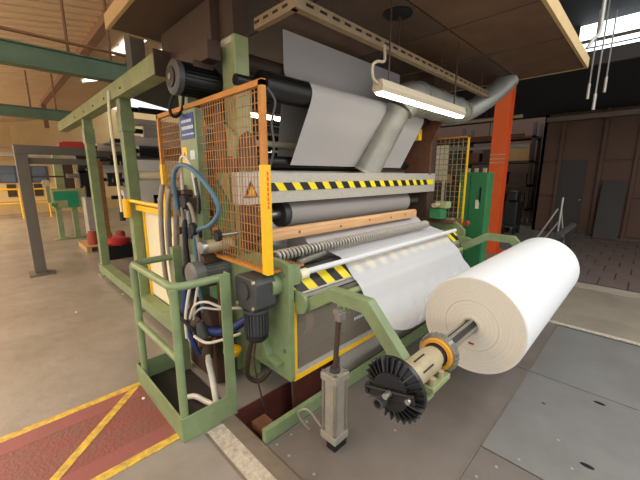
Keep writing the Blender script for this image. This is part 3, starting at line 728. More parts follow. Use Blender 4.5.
# ================================================================== OVERHEAD FITTINGS
sr = thing('slotted_rail', 'cream slotted steel rail running under the hood above the tube lamp', 'rail', (3.0, 1.66, 2.7))
MB().box(1.44, 1.64, 2.68, 4.75, 1.645, 2.75).box(1.44, 1.645, 2.68, 4.75, 1.69, 2.685).build('channel', 'railtan', sr)
o = MB().box(1.44, 1.645, 2.68, 1.445, 2.08, 2.75).box(1.445, 1.66, 2.68, 1.48, 2.08, 2.685).build('return_channel', 'railtan', sr)
for k in range(27): MB().box(1.52 + k * .12, 1.637, 2.712, 1.585 + k * .12, 1.641, 2.728).build('slot', 'black', sr)
for k in range(4): MB().box(1.437, 1.72 + k * .1, 2.712, 1.441, 1.77 + k * .1, 2.728).build('slot', 'black', sr)
for x in (1.8, 2.6, 3.4, 4.5): MB().cyl((x, 1.665, 2.685), (x, 1.665, 2.996), .008, n=6).build('rail_hanger', 'brown', sr)

lp = thing('tube_lamp', 'long lit fluorescent tube lamp in a cream housing under the hood', 'lamp', (2.93, 1.55, 2.3))
MB().prism([(1.51, 2.315), (1.59, 2.315), (1.60, 2.345), (1.585, 2.40), (1.515, 2.40), (1.50, 2.345)], 'x', 2.16, 3.70).build('lamp_housing', 'lamp_house', lp)
df = MB().prism([(1.512, 2.316), (1.588, 2.316), (1.575, 2.297), (1.525, 2.297)], 'x', 2.18, 3.68).build('tube_diffuser', 'lampw', lp)
for x in (2.3, 3.5): MB().cyl((x, 1.55, 2.40), (x, 1.55, 2.996), .007, n=6).build('lamp_hanger', 'brown', lp)
MB().tube(smoothpts([(2.16, 1.55, 2.37), (2.10, 1.55, 2.40), (2.09, 1.55, 2.48), (2.15, 1.55, 2.52), (2.25, 1.56, 2.55), (2.3, 1.6, 2.68)], 6), .011).build('lamp_cable', 'lamp_house', lp, True)

du = thing('spiral_duct', 'galvanised spiral exhaust duct rising from the striped beam and running behind the lamp', 'duct', (3.1, 2.2, 1.72))
p0, p1 = Vector((3.05, 2.30, 1.72)), Vector((3.22, 2.02, 2.40))
MB().cyl(p0, p1, .135, n=28).build('down_pipe', 'galv', du, True)
for k in range(6):
    c = p0.lerp(p1, (k + .5) / 6); d = (p1 - p0).normalized() * .006; MB().cyl(c - d, c + d, .139, n=28).build('seam_ring', 'galv', du, True)
MB().cyl(p0, p0 + (p1 - p0).normalized() * .03, .148, n=28).build('flange', 'light_metal', du, True)
MB().tube(smoothpts([tuple(p1), (3.30, 1.97, 2.50), (3.5, 1.95, 2.52), (3.9, 1.95, 2.52), (4.45, 1.95, 2.52)], 6), .17, 24).build('main_pipe', 'galv', du, True)
for x in (3.45, 3.9, 4.4): MB().cyl((x - .012, 1.95, 2.52), (x + .012, 1.95, 2.52), .178, n=28).build('seam_ring', 'galv', du, True)
MB().tube(smoothpts([(4.45, 1.95, 2.52), (4.7, 1.92, 2.54), (4.92, 1.78, 2.68), (5.1, 1.66, 2.84), (5.22, 1.56, 2.995)], 6), .13, 24).build('elbow_pipe', 'galv', du, True)
for c in ((4.62, 1.93, 2.53), ): MB().cyl((c[0] - .015, c[1], c[2] - .004), (c[0] + .015, c[1], c[2] + .004), .145, n=24).build('seam_ring', 'cast', du, True)

# far row of lamps seen through the machine
for (x, y, z, txt) in ((2.95, 4.0, 2.50, 'lit tube lamp row seen through the guard beyond the machine columns'),):
    t = thing('tube_lamp', txt, 'lamp', (x, y, z))
    MB().box(x - .6, y - .05, z + .03, x + .9, y + .05, z + .07).box(x - .1, y - .02, z + .07, x - .06, y + .02, 4.37).box(x + .6, y - .02, z + .07, x + .64, y + .02, 4.5).build('lamp_housing', 'lamp_house', t)
    for k in range(6): MB().box(x - .58 + k * .24, y - .05, z - .02, x - .40 + k * .24, y + .03, z + .03).build('tube', 'lampfar', t)

# motors
def fins(b, c, axis, r0, r1, t0, t1, n, w=.006):
    for k in range(n):
        a = 2 * math.pi * k / n; ca, sa = math.cos(a), math.sin(a)
        if axis == 'x': b.bar((t0, c[1] + (r0 + r1) / 2 * ca, c[2] + (r0 + r1) / 2 * sa), (t1, c[1] + (r0 + r1) / 2 * ca, c[2] + (r0 + r1) / 2 * sa), w, r1 - r0, up=(0, ca, sa))
        else: b.bar((c[0] + (r0 + r1) / 2 * ca, c[1] + (r0 + r1) / 2 * sa, t0), (c[0] + (r0 + r1) / 2 * ca, c[1] + (r0 + r1) / 2 * sa, t1), w, r1 - r0, up=(ca, sa, 0))
    return b
bm_ = thing('electric_motor', 'black finned motor mounted high beside the column under the hood', 'motor', (1.2, 2.5, 2.25))
MB().cyl((1.06, 2.5, 2.38), (1.36, 2.5, 2.38), .10, n=28).build('motor_body', 'black', bm_, True)
fins(MB(), (0, 2.5, 2.38), 'x', .098, .116, 1.08, 1.34, 26).build('cooling_fins', 'black', bm_, kind='stuff')
e = MB().lathe([(0, .02), (0, .095), (.012, .118), (.05, .118), (.05, .1)], (1.015, 2.5, 2.38)).build('fan_cover', 'dgrey', bm_, True)
MB().cyl((1.005, 2.5, 2.38), (1.016, 2.5, 2.38), .07, n=24).build('fan_grille', 'black', e)
MB().cyl((1.0, 2.5, 2.38), (1.006, 2.5, 2.38), .022, n=12).build('shaft_cap', 'steel', e)
MB().box(1.15, 2.42, 2.46, 1.3, 2.58, 2.505).build('mounting_foot', 'brown', bm_)
tag(MB().tube(smoothpts([(1.1, 2.62, 2.32), (1.06, 2.66, 2.24), (1.07, 2.7, 2.17), (1.12, 2.72, 2.15), (1.18, 2.74, 2.22), (1.2, 2.74, 2.35)], 6), .012).build('power_cable', 'blackrub', None, True), 'black power cable looping below the high black motor', 'cable')

gm = thing('gearmotor', 'dark grey gearbox with its motor hanging down on the green front side plate', 'motor', (1.18, 1.78, .6))
gb = MB().prism([(1.66, .86), (1.66, 1.02), (1.69, 1.05), (1.88, 1.05), (1.91, 1.02), (1.91, .86), (1.87, .82), (1.70, .82)], 'x', 1.09, 1.25).build('gearbox', 'dgrey', gm, bevel=.008)
MB().cyl((1.075, 1.79, .955), (1.09, 1.79, .955), .06, n=24).build('cover_plate', 'dgrey', gb, True)
for (y, z) in ((1.68, 1.035), (1.88, .85), (1.69, .86)): MB().cyl((1.08, y, z), (1.095, y, z), .012, n=8).build('plug', 'cast', gb)
MB().cyl((1.17, 1.785, .82), (1.17, 1.785, .80), .09, n=24).build('motor_flange', 'dgrey', gm, True)
MB().cyl((1.17, 1.785, .80), (1.17, 1.785, .62), .072, n=24).build('motor_body', 'dgrey', gm, True)
fins(MB(), (1.17, 1.785, 0), 'z', .07, .084, .64, .79, 24).build('cooling_fins', 'dgrey', gm, kind='stuff')
MB().lathe([(0, .03), (0, .06), (.02, .078), (.05, .078), (.05, .06)], (1.17, 1.785, .585), 'z').build('fan_cover', 'black', gm, True)
MB().cyl((1.25, 1.74, .96), (1.302, 1.74, .96), .05, n=20).build('output_flange', 'green', gm, True)

hm = thing('electric_motor', 'grey finned motor lying level behind the green platform rail', 'motor', (1.15, 2.4, .8))
MB().cyl((1.02, 2.4, .95), (1.30, 2.4, .95), .082, n=28).build('motor_body', 'mgrey', hm, True)
fins(MB(), (0, 2.4, .95), 'x', .08, .094, 1.10, 1.29, 24).build('cooling_fins', 'mgrey', hm, kind='stuff')
MB().lathe([(0, .03), (0, .075), (.02, .095), (.10, .095), (.10, .08)], (.985, 2.4, .95)).build('fan_cover', 'mgrey', hm, True)
MB().box(1.08, 2.33, 1.03, 1.24, 2.47, 1.09).build('terminal_box', 'brown', hm, bevel=.006)
MB().box(1.1, 2.34, .84, 1.3, 2.46, .88).build('mounting_foot', 'brown', hm)
sm = thing('servo_motor', 'small brass-grey cylinder motor above the level grey motor', 'motor', (1.15, 2.3, 1.1))
MB().cyl((1.06, 2.3, 1.17), (1.30, 2.3, 1.17), .05, n=24).build('motor_body', 'cast', sm, True)
MB().lathe([(0, .01), (0, .045), (.012, .052), (.04, .052)], (1.045, 2.3, 1.17)).build('end_cap', 'steel', sm, True)
MB().box(1.2, 2.26, 1.09, 1.3, 2.34, 1.125).build('mounting_foot', 'brown', sm)

# ================================================================== PLATFORM BASKET
bk = thing('service_basket', 'pale green railed steel basket beside the red walkway', 'basket', (.86, 2.35, 0))
x0, x1, y0, y1 = .66, 1.055, 1.90, 2.80
MB().box(x0, y0, 0, x1, y0 + .012, .175).build('front_panel', 'green', bk, bevel=.003)
MB().box(x0, y0 + .012, 0, x0 + .012, y1, .175).build('side_panel', 'green', bk, bevel=.003)
MB().box(x0, y1, 0, x1, y1 + .012, .175).build('rear_panel', 'green', bk)
MB().box(x0 + .012, y0 + .012, .004, x1 - .016, y1, .012).build('tray', 'dark', bk)
pr = MB().box(x1 - .075, y0, .176, x1, y0 + .014, 1.06).box(x1 - .014, y0 + .0145, 0, x1, y0 + .07, 1.06).build('plate_post', 'green', bk, bevel=.003)
MB().cyl((x0 + .032, y0 + .035, .0), (x0 + .032, y0 + .035, 1.03), .026, n=16).build('corner_post', 'green', bk, True)
MB().cyl((x0 + .032, y1 - .1, 0), (x0 + .032, y1 - .1, 1.03), .026, n=16).build('corner_post', 'green', bk, True)
MB().tube(smoothpts([(x1 - .04, y0 + .03, 1.035), (x0 + .14, y0 + .03, 1.035)], 2) + smoothpts([(x0 + .08, y0 + .033, 1.036), (x0 + .04, y0 + .06, 1.036), (x0 + .032, y0 + .1, 1.036)], 4)
          + [Vector((x0 + .032, y1 - .16, 1.036))] + smoothpts([(x0 + .033, y1 - .12, 1.036), (x0 + .05, y1 - .09, 1.036), (x0 + .09, y1 - .075, 1.036)], 4) + [Vector((x1 - .06, y1 - .07, 1.036))], .026, 14).build('hand_rail', 'green', bk, True)
MB().cyl((x0 + .032, y0 + .05, .56), (x0 + .032, y1 - .1, .56), .022, n=14).build('mid_rail', 'green', bk, True)
MB().box(x1 - .07, y1 - .12, .0, x1 + .0, y1 - .06, 1.12).build('plate_post', 'green', bk)

# ================================================================== HOSES, VALVES
hs = [
 ('grey braided hose at the left edge of the hanging hose bundle', [(1.06, 2.98, 1.62), (1.03, 2.98, 1.45), (1.02, 3.0, 1.1), (1.03, 3.0, .7), (1.1, 2.95, .3)]),
 ('second grey hose from the left in the hanging hose bundle', [(1.08, 2.92, 1.6), (1.06, 2.9, 1.4), (1.05, 2.92, 1.0), (1.07, 2.9, .6), (1.12, 2.85, .3)]),
 ('third grey hose in the hanging bundle, brownest of them', [(1.12, 2.85, 1.6), (1.1, 2.84, 1.4), (1.08, 2.85, 1.0), (1.1, 2.84, .6), (1.14, 2.8, .3)]),
 ('thin grey hose in front of the hanging bundle, bowed forward', [(1.08, 2.88, 1.58), (1.03, 2.84, 1.42), (1.01, 2.84, 1.1), (1.04, 2.84, .75), (1.1, 2.8, .35)]),
 ('grey hose at the right edge of the bundle by the valves', [(1.15, 2.77, 1.62), (1.12, 2.76, 1.4), (1.11, 2.77, 1.0), (1.12, 2.76, .7), (1.15, 2.7, .3)]),
]
for i, (lb, pts) in enumerate(hs):
    tag(MB().tube(smoothpts(pts, 6), .021 if i != 3 else .015, 10).build('hanging_hose', 'grey_hose', None, True), lb, 'hose', 'grey hoses hanging beside the guard')
tag(MB().tube(smoothpts([(1.08, 2.72, 1.38), (1.04, 2.68, 1.64), (1.04, 2.58, 1.76), (1.03, 2.35, 1.755), (1.05, 2.12, 1.62), (1.08, 2.05, 1.47), (1.06, 2.14, 1.36), (1.06, 2.34, 1.30), (1.08, 2.45, 1.22), (1.08, 2.45, .95), (1.1, 2.45, .6)], 7), .017, 10).build('blue_hose', 'blue_hose', None, True), 'thick blue hose curling over in front of the wire mesh', 'hose')
tag(MB().tube(smoothpts([(1.10, 2.66, 1.50), (1.08, 2.62, 1.78), (1.08, 2.55, 1.84), (1.09, 2.46, 1.76), (1.1, 2.42, 1.55)], 6), .011, 8).build('steel_hose', 'white_hose', None, True), 'thin pale hose arching above the blue hose', 'hose')
tag(MB().tube(smoothpts([(1.07, 2.62, 1.2), (1.05, 2.58, 1.44), (1.05, 2.5, 1.5), (1.06, 2.42, 1.42), (1.08, 2.4, 1.15), (1.09, 2.4, .95)], 6), .014, 8).build('grey_hose', 'grey_hose', None, True), 'slim grey hose arching under the blue hose beside the valves', 'hose')
tag(MB().tube(smoothpts([(1.07, 2.6, 1.35), (1.05, 2.57, 1.2), (1.05, 2.55, 1.0), (1.08, 2.54, .7), (1.1, 2.5, .4)], 6), .02, 10).build('black_hose', 'blackrub', None, True), 'black hose dropping from the valves behind the basket', 'hose')
tag(MB().tube(smoothpts([(1.06, 2.46, .95), (1.04, 2.55, .99), (1.04, 2.62, .93), (1.05, 2.6, .85), (1.08, 2.5, .83)], 6), .017, 8).build('black_hose', 'blackrub', None, True), 'short black hose loop at the left end of the level grey motor', 'hose')
vb = thing('valve_block', 'cluster of brown valves and pipe fittings on the green panel beside the hoses', 'valve', (1.14, 2.6, 1.2))
MB().box(1.08, 2.50, 1.42, 1.17, 2.74, 1.52).build('manifold', 'brown', vb, bevel=.008)
MB().cyl((1.10, 2.60, 1.2), (1.10, 2.60, 1.45), .025, n=12).build('riser', 'steel', vb, True)
MB().box(1.07, 2.52, 1.2, 1.17, 2.68, 1.27).build('manifold', 'dgrey', vb, bevel=.008)
for (y, z) in ((2.72, 1.55), (2.66, 1.40), (2.55, 1.56), (2.7, 1.25)): MB().cyl((1.05, y, z), (1.12, y, z), .03, n=10).build('fitting', 'brown', vb, True)
def handwheel(c, r, lab):
    t = thing('hand_wheel', lab, 'handwheel', c)
    MB().cyl((c[0], c[1], c[2]), (c[0] + .14, c[1], c[2]), .012, n=10).build('stem', 'steel', t, True)
    w_ = MB().lathe([(-.03, .02), (-.03, r), (-.02, r + .006), (.0, r), (.0, .02)], c, n=20).build('wheel', 'blackrub', t, True)
    for k in range(8):
        a = 2 * math.pi * k / 8; MB().cyl((c[0] - .032, c[1] + r * math.cos(a), c[2] + r * math.sin(a)), (c[0] + .002, c[1] + r * math.cos(a), c[2] + r * math.sin(a)), .01, n=6).build('grip_lobe', 'blackrub', w_)
handwheel((1.06, 2.52, 1.50), .05, 'black lobed hand wheel beside the top of the blue hose')
handwheel((1.06, 2.40, 1.30), .04, 'black lobed hand wheel below the blue hose bend')
handwheel((1.06, 2.02, 1.30), .03, 'small black knob on a rod behind the wire mesh')
tag(MB().prism(strip([(2.36, 1.42), (2.34, 1.55), (2.37, 1.68)], .03), 'x', 1.07, 1.085).build('valve_lever', 'black', None, bevel=.004), 'flat black upright lever on the green panel right of the hoses', 'lever')
# inside the basket
tag(MB().tube(smoothpts([(.96, 2.02, .03), (.97, 2.06, .10), (1.0, 2.16, .2), (1.0, 2.2, .34), (1.02, 2.22, .5)], 6), .024, 10).build('drain_hose', 'white_hose', None, True), 'white bent drain hose standing in the basket tray', 'hose')
tag(MB().tube(smoothpts([(.96, 2.01, .04), (.92, 2.12, .05), (.88, 2.2, .07), (.85, 2.26, .05)], 6), .020, 10).build('drain_pipe', 'white_hose', None, True), 'short white pipe piece lying in the basket tray', 'pipe')
tag(MB().tube(smoothpts([(.98, 2.3, .56), (1.08, 2.2, .52), (1.18, 2.12, .55), (1.26, 2.05, .62)], 6), .034, 12).build('navy_pipe', 'navy', None, True), 'thick navy blue pipe inside the green basket', 'pipe')
for i, (lb, pts, r, m) in enumerate((
 ('pale cable arching highest over the navy pipe in the basket', [(.95, 2.36, .62), (.97, 2.3, .74), (1.02, 2.2, .78), (1.1, 2.1, .74), (1.2, 2.0, .74)], .01, 'white_hose'),
 ('pale cable just above the navy pipe in the basket', [(.98, 2.34, .66), (1.02, 2.28, .71), (1.1, 2.2, .70), (1.22, 2.1, .71)], .009, 'white_hose'),
 ('pale cable sagging under the navy pipe in the basket', [(.93, 2.26, .52), (.97, 2.16, .49), (1.04, 2.08, .51), (1.16, 1.98, .56)], .011, 'white_hose'),
 ('thin white tube running down beside the grey level motor', [(1.0, 2.42, .86), (.97, 2.42, .76), (.94, 2.42, .6), (.93, 2.4, .45)], .012, 'white_hose'),
 ('second thin white tube behind the basket corner post', [(1.03, 2.36, .86), (1.0, 2.36, .74), (.98, 2.36, .6), (.98, 2.34, .48)], .010, 'white_hose'),
 ('navy cable hanging behind the basket corner post', [(1.0, 2.5, .9), (.97, 2.48, .76), (.95, 2.46, .6), (.96, 2.4, .46), (1.0, 2.36, .3)], .02, 'navy'),
 ('black cable crossing the middle of the basket', [(.9, 2.55, .75), (.92, 2.46, .62), (.95, 2.36, .55), (1.0, 2.28, .44), (1.02, 2.24, .3)], .016, 'blackrub'))):
    tag(MB().tube(smoothpts(pts, 6), r, 8).build('cable', m, None, True), lb, 'cable')
pu = thing('pump_unit', 'dark greasy pump casing low behind the basket hoses', 'pump', (1.16, 2.5, .02))
MB().prism([(2.28, .02), (2.78, .02), (2.78, .5), (2.66, .66), (2.42, .66), (2.28, .5)], 'x', 1.1, 1.25).build('pump_casing', 'brown', pu, bevel=.01)
MB().cyl((1.05, 2.54, .38), (1.1, 2.54, .38), .13, n=24).build('pump_cover', 'dgrey', pu, True)
MB().cyl((1.0, 2.54, .38), (1.05, 2.54, .38), .04, n=14).build('pump_nose', 'cast', pu, True)
for k in range(8): MB().cyl((1.04, 2.54 + .11 * math.cos(k * .785), .38 + .11 * math.sin(k * .785)), (1.06, 2.54 + .11 * math.cos(k * .785), .38 + .11 * math.sin(k * .785)), .01, n=6).build('bolt', 'steel', pu)
pv = thing('pump_valve', 'brown pump valve stack standing on the drain hose in the basket', 'valve', (1.0, 2.2, .3))
MB().cyl((1.01, 2.22, .33), (1.01, 2.22, .5), .04, n=12).build('valve_body', 'brown', pv, True)
MB().cyl((.95, 2.24, .46), (1.07, 2.20, .46), .03, n=12).build('cross_body', 'rust', pv, True)
MB().cyl((1.0, 2.24, .5), (.98, 2.26, .62), .05, .03, n=12).build('valve_head', 'dgrey', pv, True)
MB().cyl((.94, 2.3, .58), (1.0, 2.3, .62), .03, n=10).build('side_port', 'brown', pv, True)
tag(MB().lathe([(0, .0), (0, .05), (.03, .07), (.05, .07), (.06, .05), (.06, .0)], (1.16, 2.12, .33), 'z', 20).build('oil_cup', 'yellow', None, True), 'yellow-orange round cup at the back of the basket', 'cup')
tag(MB().cyl((1.2, 2.3, 0), (1.2, 2.3, .9), .04, n=14).build('support_pipe', 'rust', None, True), 'brown upright pipe behind the basket under the grey motor', 'pipe')
for i, (lb, pts) in enumerate((
 ('thin cable hanging into the pit from under the gearmotor', [(1.17, 1.80, .58), (1.16, 1.82, .4), (1.2, 1.82, .15), (1.24, 1.80, -.1), (1.22, 1.78, -.3)]),
 ('thin cable hanging into the pit below the front plate corner', [(1.34, 1.63, .28), (1.345, 1.62, .1), (1.36, 1.64, -.08), (1.34, 1.66, -.3)]),
 ('bundle of brown cables drooping behind the gearmotor', [(1.2, 1.88, .58), (1.18, 1.92, .4), (1.2, 1.98, .2), (1.28, 1.96, .12), (1.34, 1.90, .2), (1.4, 1.86, .35)]))):
    tag(MB().tube(smoothpts(pts, 6), .007 if i < 2 else .018, 8).build('hanging_cable', 'brown', None, True), lb, 'cable')

# white tank and yellow bar beside post
tk = thing('cream_tank', 'cream plastic tank with a yellow bar across its top beside the hanging hoses', 'tank', (1.4, 3.85, .3))
MB().box(1.30, 3.45, .2, 1.6, 4.34, 1.28).build('tank_body', 'cream', tk, bevel=.02)
MB().box(1.285, 4.31, .2, 1.305, 4.37, 1.30).build('edge_strip', 'yellow', tk)
yb2 = MB().box(1.22, 3.4, 1.285, 1.30, 4.38, 1.35).build('top_bar', 'yellow', tk)
MB().tube(smoothpts([(1.16, 4.42, 1.38), (1.17, 4.35, 1.40), (1.2, 4.0, 1.39), (1.2, 3.4, 1.39)], 4), .022).build('top_pipe', 'yellow', tk, True)
MB().cyl((1.14, 4.42, 1.2), (1.14, 4.42, 1.42), .045, n=12).build('bar_knuckle', 'yellow', tk, True)

# floor clutter inside the frame
cr = thing('crate', 'black crate on the floor inside the machine frame', 'crate', (1.75, 7.85, 0))
MB().box(1.5, 7.57, .0, 2.0, 7.61, .28).build('crate_side', 'black', cr); MB().box(1.5, 8.12, .0, 2.0, 8.16, .28).build('crate_side', 'black', cr)
MB().box(1.5, 7.61, .0, 1.54, 8.12, .28).build('crate_side', 'black', cr); MB().box(1.96, 7.61, 0, 2.0, 8.12, .28).build('crate_side', 'black', cr)
MB().box(1.54, 7.61, 0, 1.96, 8.12, .03).build('crate_base', 'black', cr)
b = MB(); n = 16
for i in range(5):
    z = .28 + [0, .05, .1, .13, .14][i]; r = [1, 1.03, .85, .5, .1][i]
    for k in range(n):
        a = 2 * math.pi * k / n; q = r * (1 + .12 * math.sin(3 * a + i))
        b.v.append((1.75 + .27 * q * math.cos(a), 7.86 + .30 * q * math.sin(a), z))
for i in range(4):
    for k in range(n): b.f.append((i * n + k, i * n + (k + 1) % n, (i + 1) * n + (k + 1) % n, (i + 1) * n + k))
b.f += [tuple(range(n)), tuple(range(4 * n, 5 * n))]
tag(b.build('red_bag', 'red', None, True), 'red crumpled bag lying on the black crate', 'bag')
pl = thing('pallet', 'wooden pallet with rusty parts on the floor behind the machine frame', 'pallet', (1.7, 9.2, 0))
for k in range(6): MB().box(1.35, 8.72 + k * .17, .1, 2.3, 8.84 + k * .17, .125).build('deck_board', 'cardboard', pl)
for xx in (1.36, 1.8, 2.2): MB().box(xx, 8.72, 0, xx + .09, 9.7, .1).build('bearer', 'cardboard', pl)
for k, (xx, yy, rr, hh) in enumerate(((1.55, 9.0, .12, .3), (1.85, 9.3, .15, .22), (2.1, 8.95, .1, .25))):
    tag(MB().lathe([(0, .02), (0, rr), (hh * .8, rr), (hh, rr * .7), (hh, .02)], (xx, yy, .125), 'z', 18).build('rusty_drum', 'redbrown', None, True),
        ['tall narrow rusty drum on the pallet', 'widest low rusty drum on the pallet', 'small rusty drum at the right of the pallet'][k], 'drum')

# ================================================================== LEFT HALL
gg = thing('steel_portal', 'dark taupe steel portal frame standing on the floor at the left', 'frame', (.42, 7.35, 0))
MB().box(.36, 7.28, .02, .52, 7.44, 2.04).build('portal_post', 'grey_gate', gg, bevel=.006)
MB().box(.36, 7.28, 2.04, 5.0, 7.44, 2.18).build('portal_beam', 'grey_gate', gg, bevel=.006)
MB().box(4.85, 7.28, .02, 5.0, 7.44, 2.04).build('portal_post', 'grey_gate', gg)
MB().box(.28, 7.18, 0, .62, 7.52, .025).build('foot_plate', 'grey_gate', gg)
MB().box(.52, 7.33, 1.88, 5.0, 7.39, 1.98).build('lower_rail', 'grey_gate', gg)
tag(MB().prism([(.95, 2.18), (.95, 2.24), (1.02, 2.27), (1.3, 2.28), (1.42, 2.25), (1.45, 2.18)], 'y', 7.28, 7.44).build('red_tarp', 'red', None), 'red folded cloth lying on top of the taupe portal beam', 'cloth')

def ibeam(name, y, x0, x1, zb, zt, m, label, cat='beam', w=.16):
    t = thing(name, label, cat, ((x0 + x1) / 2, y, zb))
    MB().box(x0, y - w / 2, zt - .018, x1, y + w / 2, zt).build('top_flange', m, t)
    MB().box(x0, y - w / 2, zb, x1, y + w / 2, zb + .018).build('bottom_flange', m, t)
    MB().box(x0, y - .012, zb + .018, x1, y + .012, zt - .018).build('beam_web', m, t)
    return t
def ibeam_solid(y, x0, x1, zb, zt, label):
    t = thing('crane_beam', label, 'beam', ((x0 + x1) / 2, y, zb))
    MB().box(x0, y - .05, zb, x1, y + .05, zt).build('beam_body', 'crane_green', t, bevel=.006)
    MB().box(x0, y - .09, zt, x1, y + .09, zt + .015).build('top_flange', 'crane_green', t)
    MB().box(x0, y - .09, zb - .015, x1, y + .09, zb).build('bottom_flange', 'crane_green', t)
    for x in (-3.5, -1.0, .9, 1.35):
        MB().cyl((x, y, zt), (x, y, cz(x) if x > -1.9 else 3.6), .018, n=6).build('hanger_rod', 'ceil_beam', t)
    return t
c1 = ibeam_solid(5.2, -6, 1.55, 2.92, 3.12, 'nearer green crane beam crossing under the beige ribbed roof')
c2 = ibeam_solid(10, -6, 1.65, 2.96, 3.16, 'farther green crane beam, lower in view at the left')
ct = thing('cable_tray', 'thin cable tray running above the nearer green crane beam', 'tray', (-2, 5.0, 3.15))
MB().box(-6, 4.9, 3.17, 1.7, 4.96, 3.178).box(-6, 4.9, 3.178, 1.7, 4.903, 3.19).build('tray_channel', 'ceil_beam', ct)
MB().cyl((-6, 4.935, 3.186), (1.7, 4.935, 3.186), .008, n=6).build('tray_cable', 'brown', ct)
for x in (-4, -2, 0, 1.5): MB().box(x, 4.9, 3.145, x + .02, 5.25, 3.17).build('tray_arm', 'ceil_beam', ct)
tag(MB().box(1.2, 3.9, 2.73, 1.34, 4.08, 3.75).build('hood_post', 'grey_gate', None, bevel=.006), 'grey-brown post rising from the green top beam to the roof', 'post')

gp = thing('green_unit', 'small green machine unit with emerald panel standing far behind the taupe portal', 'machine', (1.4, 11, 0))
MB().box(1.12, 10.9, .85, 2.2, 11.3, 1.34).build('unit_body', 'pale_green', gp, bevel=.01)
MB().prism([(1.15, 1.28), (1.66, 1.28), (1.66, .86), (1.42, .86), (1.42, 1.05), (1.15, 1.05)], 'y', 10.88, 10.9).build('emerald_panel', 'emerald', gp)
for x in (1.16, 1.50): MB().box(x, 10.95, 0, x + .12, 11.1, .85).build('unit_leg', 'green', gp)
MB().box(1.05, 10.9, 0, 1.7, 11.15, .03).build('unit_foot', 'green', gp)
MB().box(1.28, 11.2, 1.34, 1.46, 11.4, 2.3).build('unit_column', 'pale_green', gp)
MB().cyl((1.04, 10.88, 1.5), (1.04, 11.0, 1.5), .08, n=14).build('unit_dial', 'cast', gp, True)
MB().box(1.02, 10.92, 1.0, 1.1, 11.0, 1.5).build('unit_bracket', 'green', gp)
MB().cyl((.75, 11, 1.66), (2.0, 11, 1.66), .02, n=8).build('unit_rod', 'brown', gp, True)
MB().cyl((1.08, 10.85, .95), (1.16, 10.85, .95), .05, n=10).build('unit_knob', 'emerald', gp, True)
dv = thing('black_drive', 'black drive unit with round head beside the green frame post', 'motor', (1.55, 9.2, 1.5))
MB().lathe([(0, .05), (0, .17), (.04, .2), (.3, .2), (.34, .14), (.34, .05)], (1.45, 9.2, 1.95)).build('drive_head', 'black', dv, True)
MB().box(1.45, 9.05, 1.45, 1.75, 9.35, 1.75).build('drive_body', 'black', dv, bevel=.02)
MB().cyl((1.25, 9.2, 1.68), (1.46, 9.2, 1.68), .05, n=10).build('drive_shaft', 'steel', dv, True)
MB().box(1.55, 9.1, 1.2, 1.65, 9.3, 1.46).build('drive_stand', 'black', dv)
MB().box(1.5, 9.0, .0, 1.7, 9.4, 1.2).build('drive_pedestal', 'galv', dv)

wn = MB().box(-6, 19.93, 1.36, 2.05, 20.0, 2.1).build('window_2', 'grey_gate'); struct(wn, 'row of blue-grey panes in the far cream wall')
for k in range(15):
    x = -5.95 + k * .53
    MB().box(x, 19.9, 1.40, x + .48, 19.93, 1.72).build('pane', 'blue_glass', wn); MB().box(x, 19.9, 1.75, x + .48, 19.93, 2.06).build('pane', 'blue_glass', wn)
for (x0_, x1_, z0_, z1_) in ((.55, .85, .75, 1.3), (1.45, 1.75, .75, 1.3), (2.6, 3.4, 0, 2.2), (-1.0, -.6, .75, 1.3)):
    MB().box(x0_, 19.96, z0_, x1_, 20.0, z1_).build('wall_opening', 'brown', wl)
MB().box(-8, 19.9, .0, 8, 20.0, .55).build('wall_plinth', 'fascia', wl)
sh_ = thing('wall_gantry', 'grey-white storage gantry ledge high along the far cream wall', 'gantry', (-1, 18.6, 2.4))
MB().box(-6, 18.4, 2.45, 3, 18.9, 2.58).build('ledge', 'light_metal', sh_); MB().box(-6, 18.42, 2.75, 3, 18.5, 2.80).build('ledge_rail', 'galv', sh_)
for x in (-3, -1.2, .0, .9): MB().box(x, 18.42, 2.58, x + .2, 18.6, 3.6).build('upright', 'fascia', sh_)
for x in (-5, 2.8): MB().box(x, 18.5, 0, x + .15, 18.65, 2.45).build('leg', 'fascia', sh_)
yr = thing('yellow_railing', 'yellow safety railing along the far aisle at the left', 'railing', (-1, 17.5, 0))
MB().cyl((-6, 17.5, 1.15), (1.9, 17.5, 1.15), .035, n=8).build('rail', 'yellow', yr, True)
MB().cyl((-6, 17.5, .6), (1.9, 17.5, .6), .03, n=8).build('rail', 'yellow', yr, True)
for k in range(9): MB().cyl((-5.2 + k * .86, 17.5, 0), (-5.2 + k * .86, 17.5, 1.15), .035, n=8).build('railing_post', 'yellow', yr, True)

# ================================================================== RIGHT HALL
cbn = thing('control_cabinet', 'green control cabinet standing beside the orange column', 'cabinet', (5.3, 1.9, 0))
MB().box(5.2, 1.70, .1, 5.42, 2.12, 1.74).build('cabinet_body', 'cab_green', cbn, bevel=.008)
MB().box(5.22, 1.72, 0, 5.40, 2.10, .1).build('plinth', 'dark', cbn)
dr = MB().box(5.185, 1.71, .14, 5.2, 1.95, 1.71).build('cabinet_door', 'cab_green', cbn, bevel=.004)
MB().box(5.17, 1.78, 1.30, 5.185, 1.80, 1.52).build('door_handle', 'black', dr)
MB().box(5.178, 1.80, 1.20, 5.185, 1.85, 1.33).build('sticker', 'cream', dr)
dr = MB().box(5.185, 1.965, .14, 5.2, 2.11, 1.71).build('cabinet_door', 'cab_green', cbn, bevel=.004)
for k in range(3): MB().box(5.22, 1.76 + k * .12, 1.74, 5.28, 1.80 + k * .12, 1.80).build('lifting_eye', 'cast', cbn)
oc = thing('orange_column', 'bright orange steel column rising to the roof behind the green cabinet', 'column', (7.95, 2.43, 0))
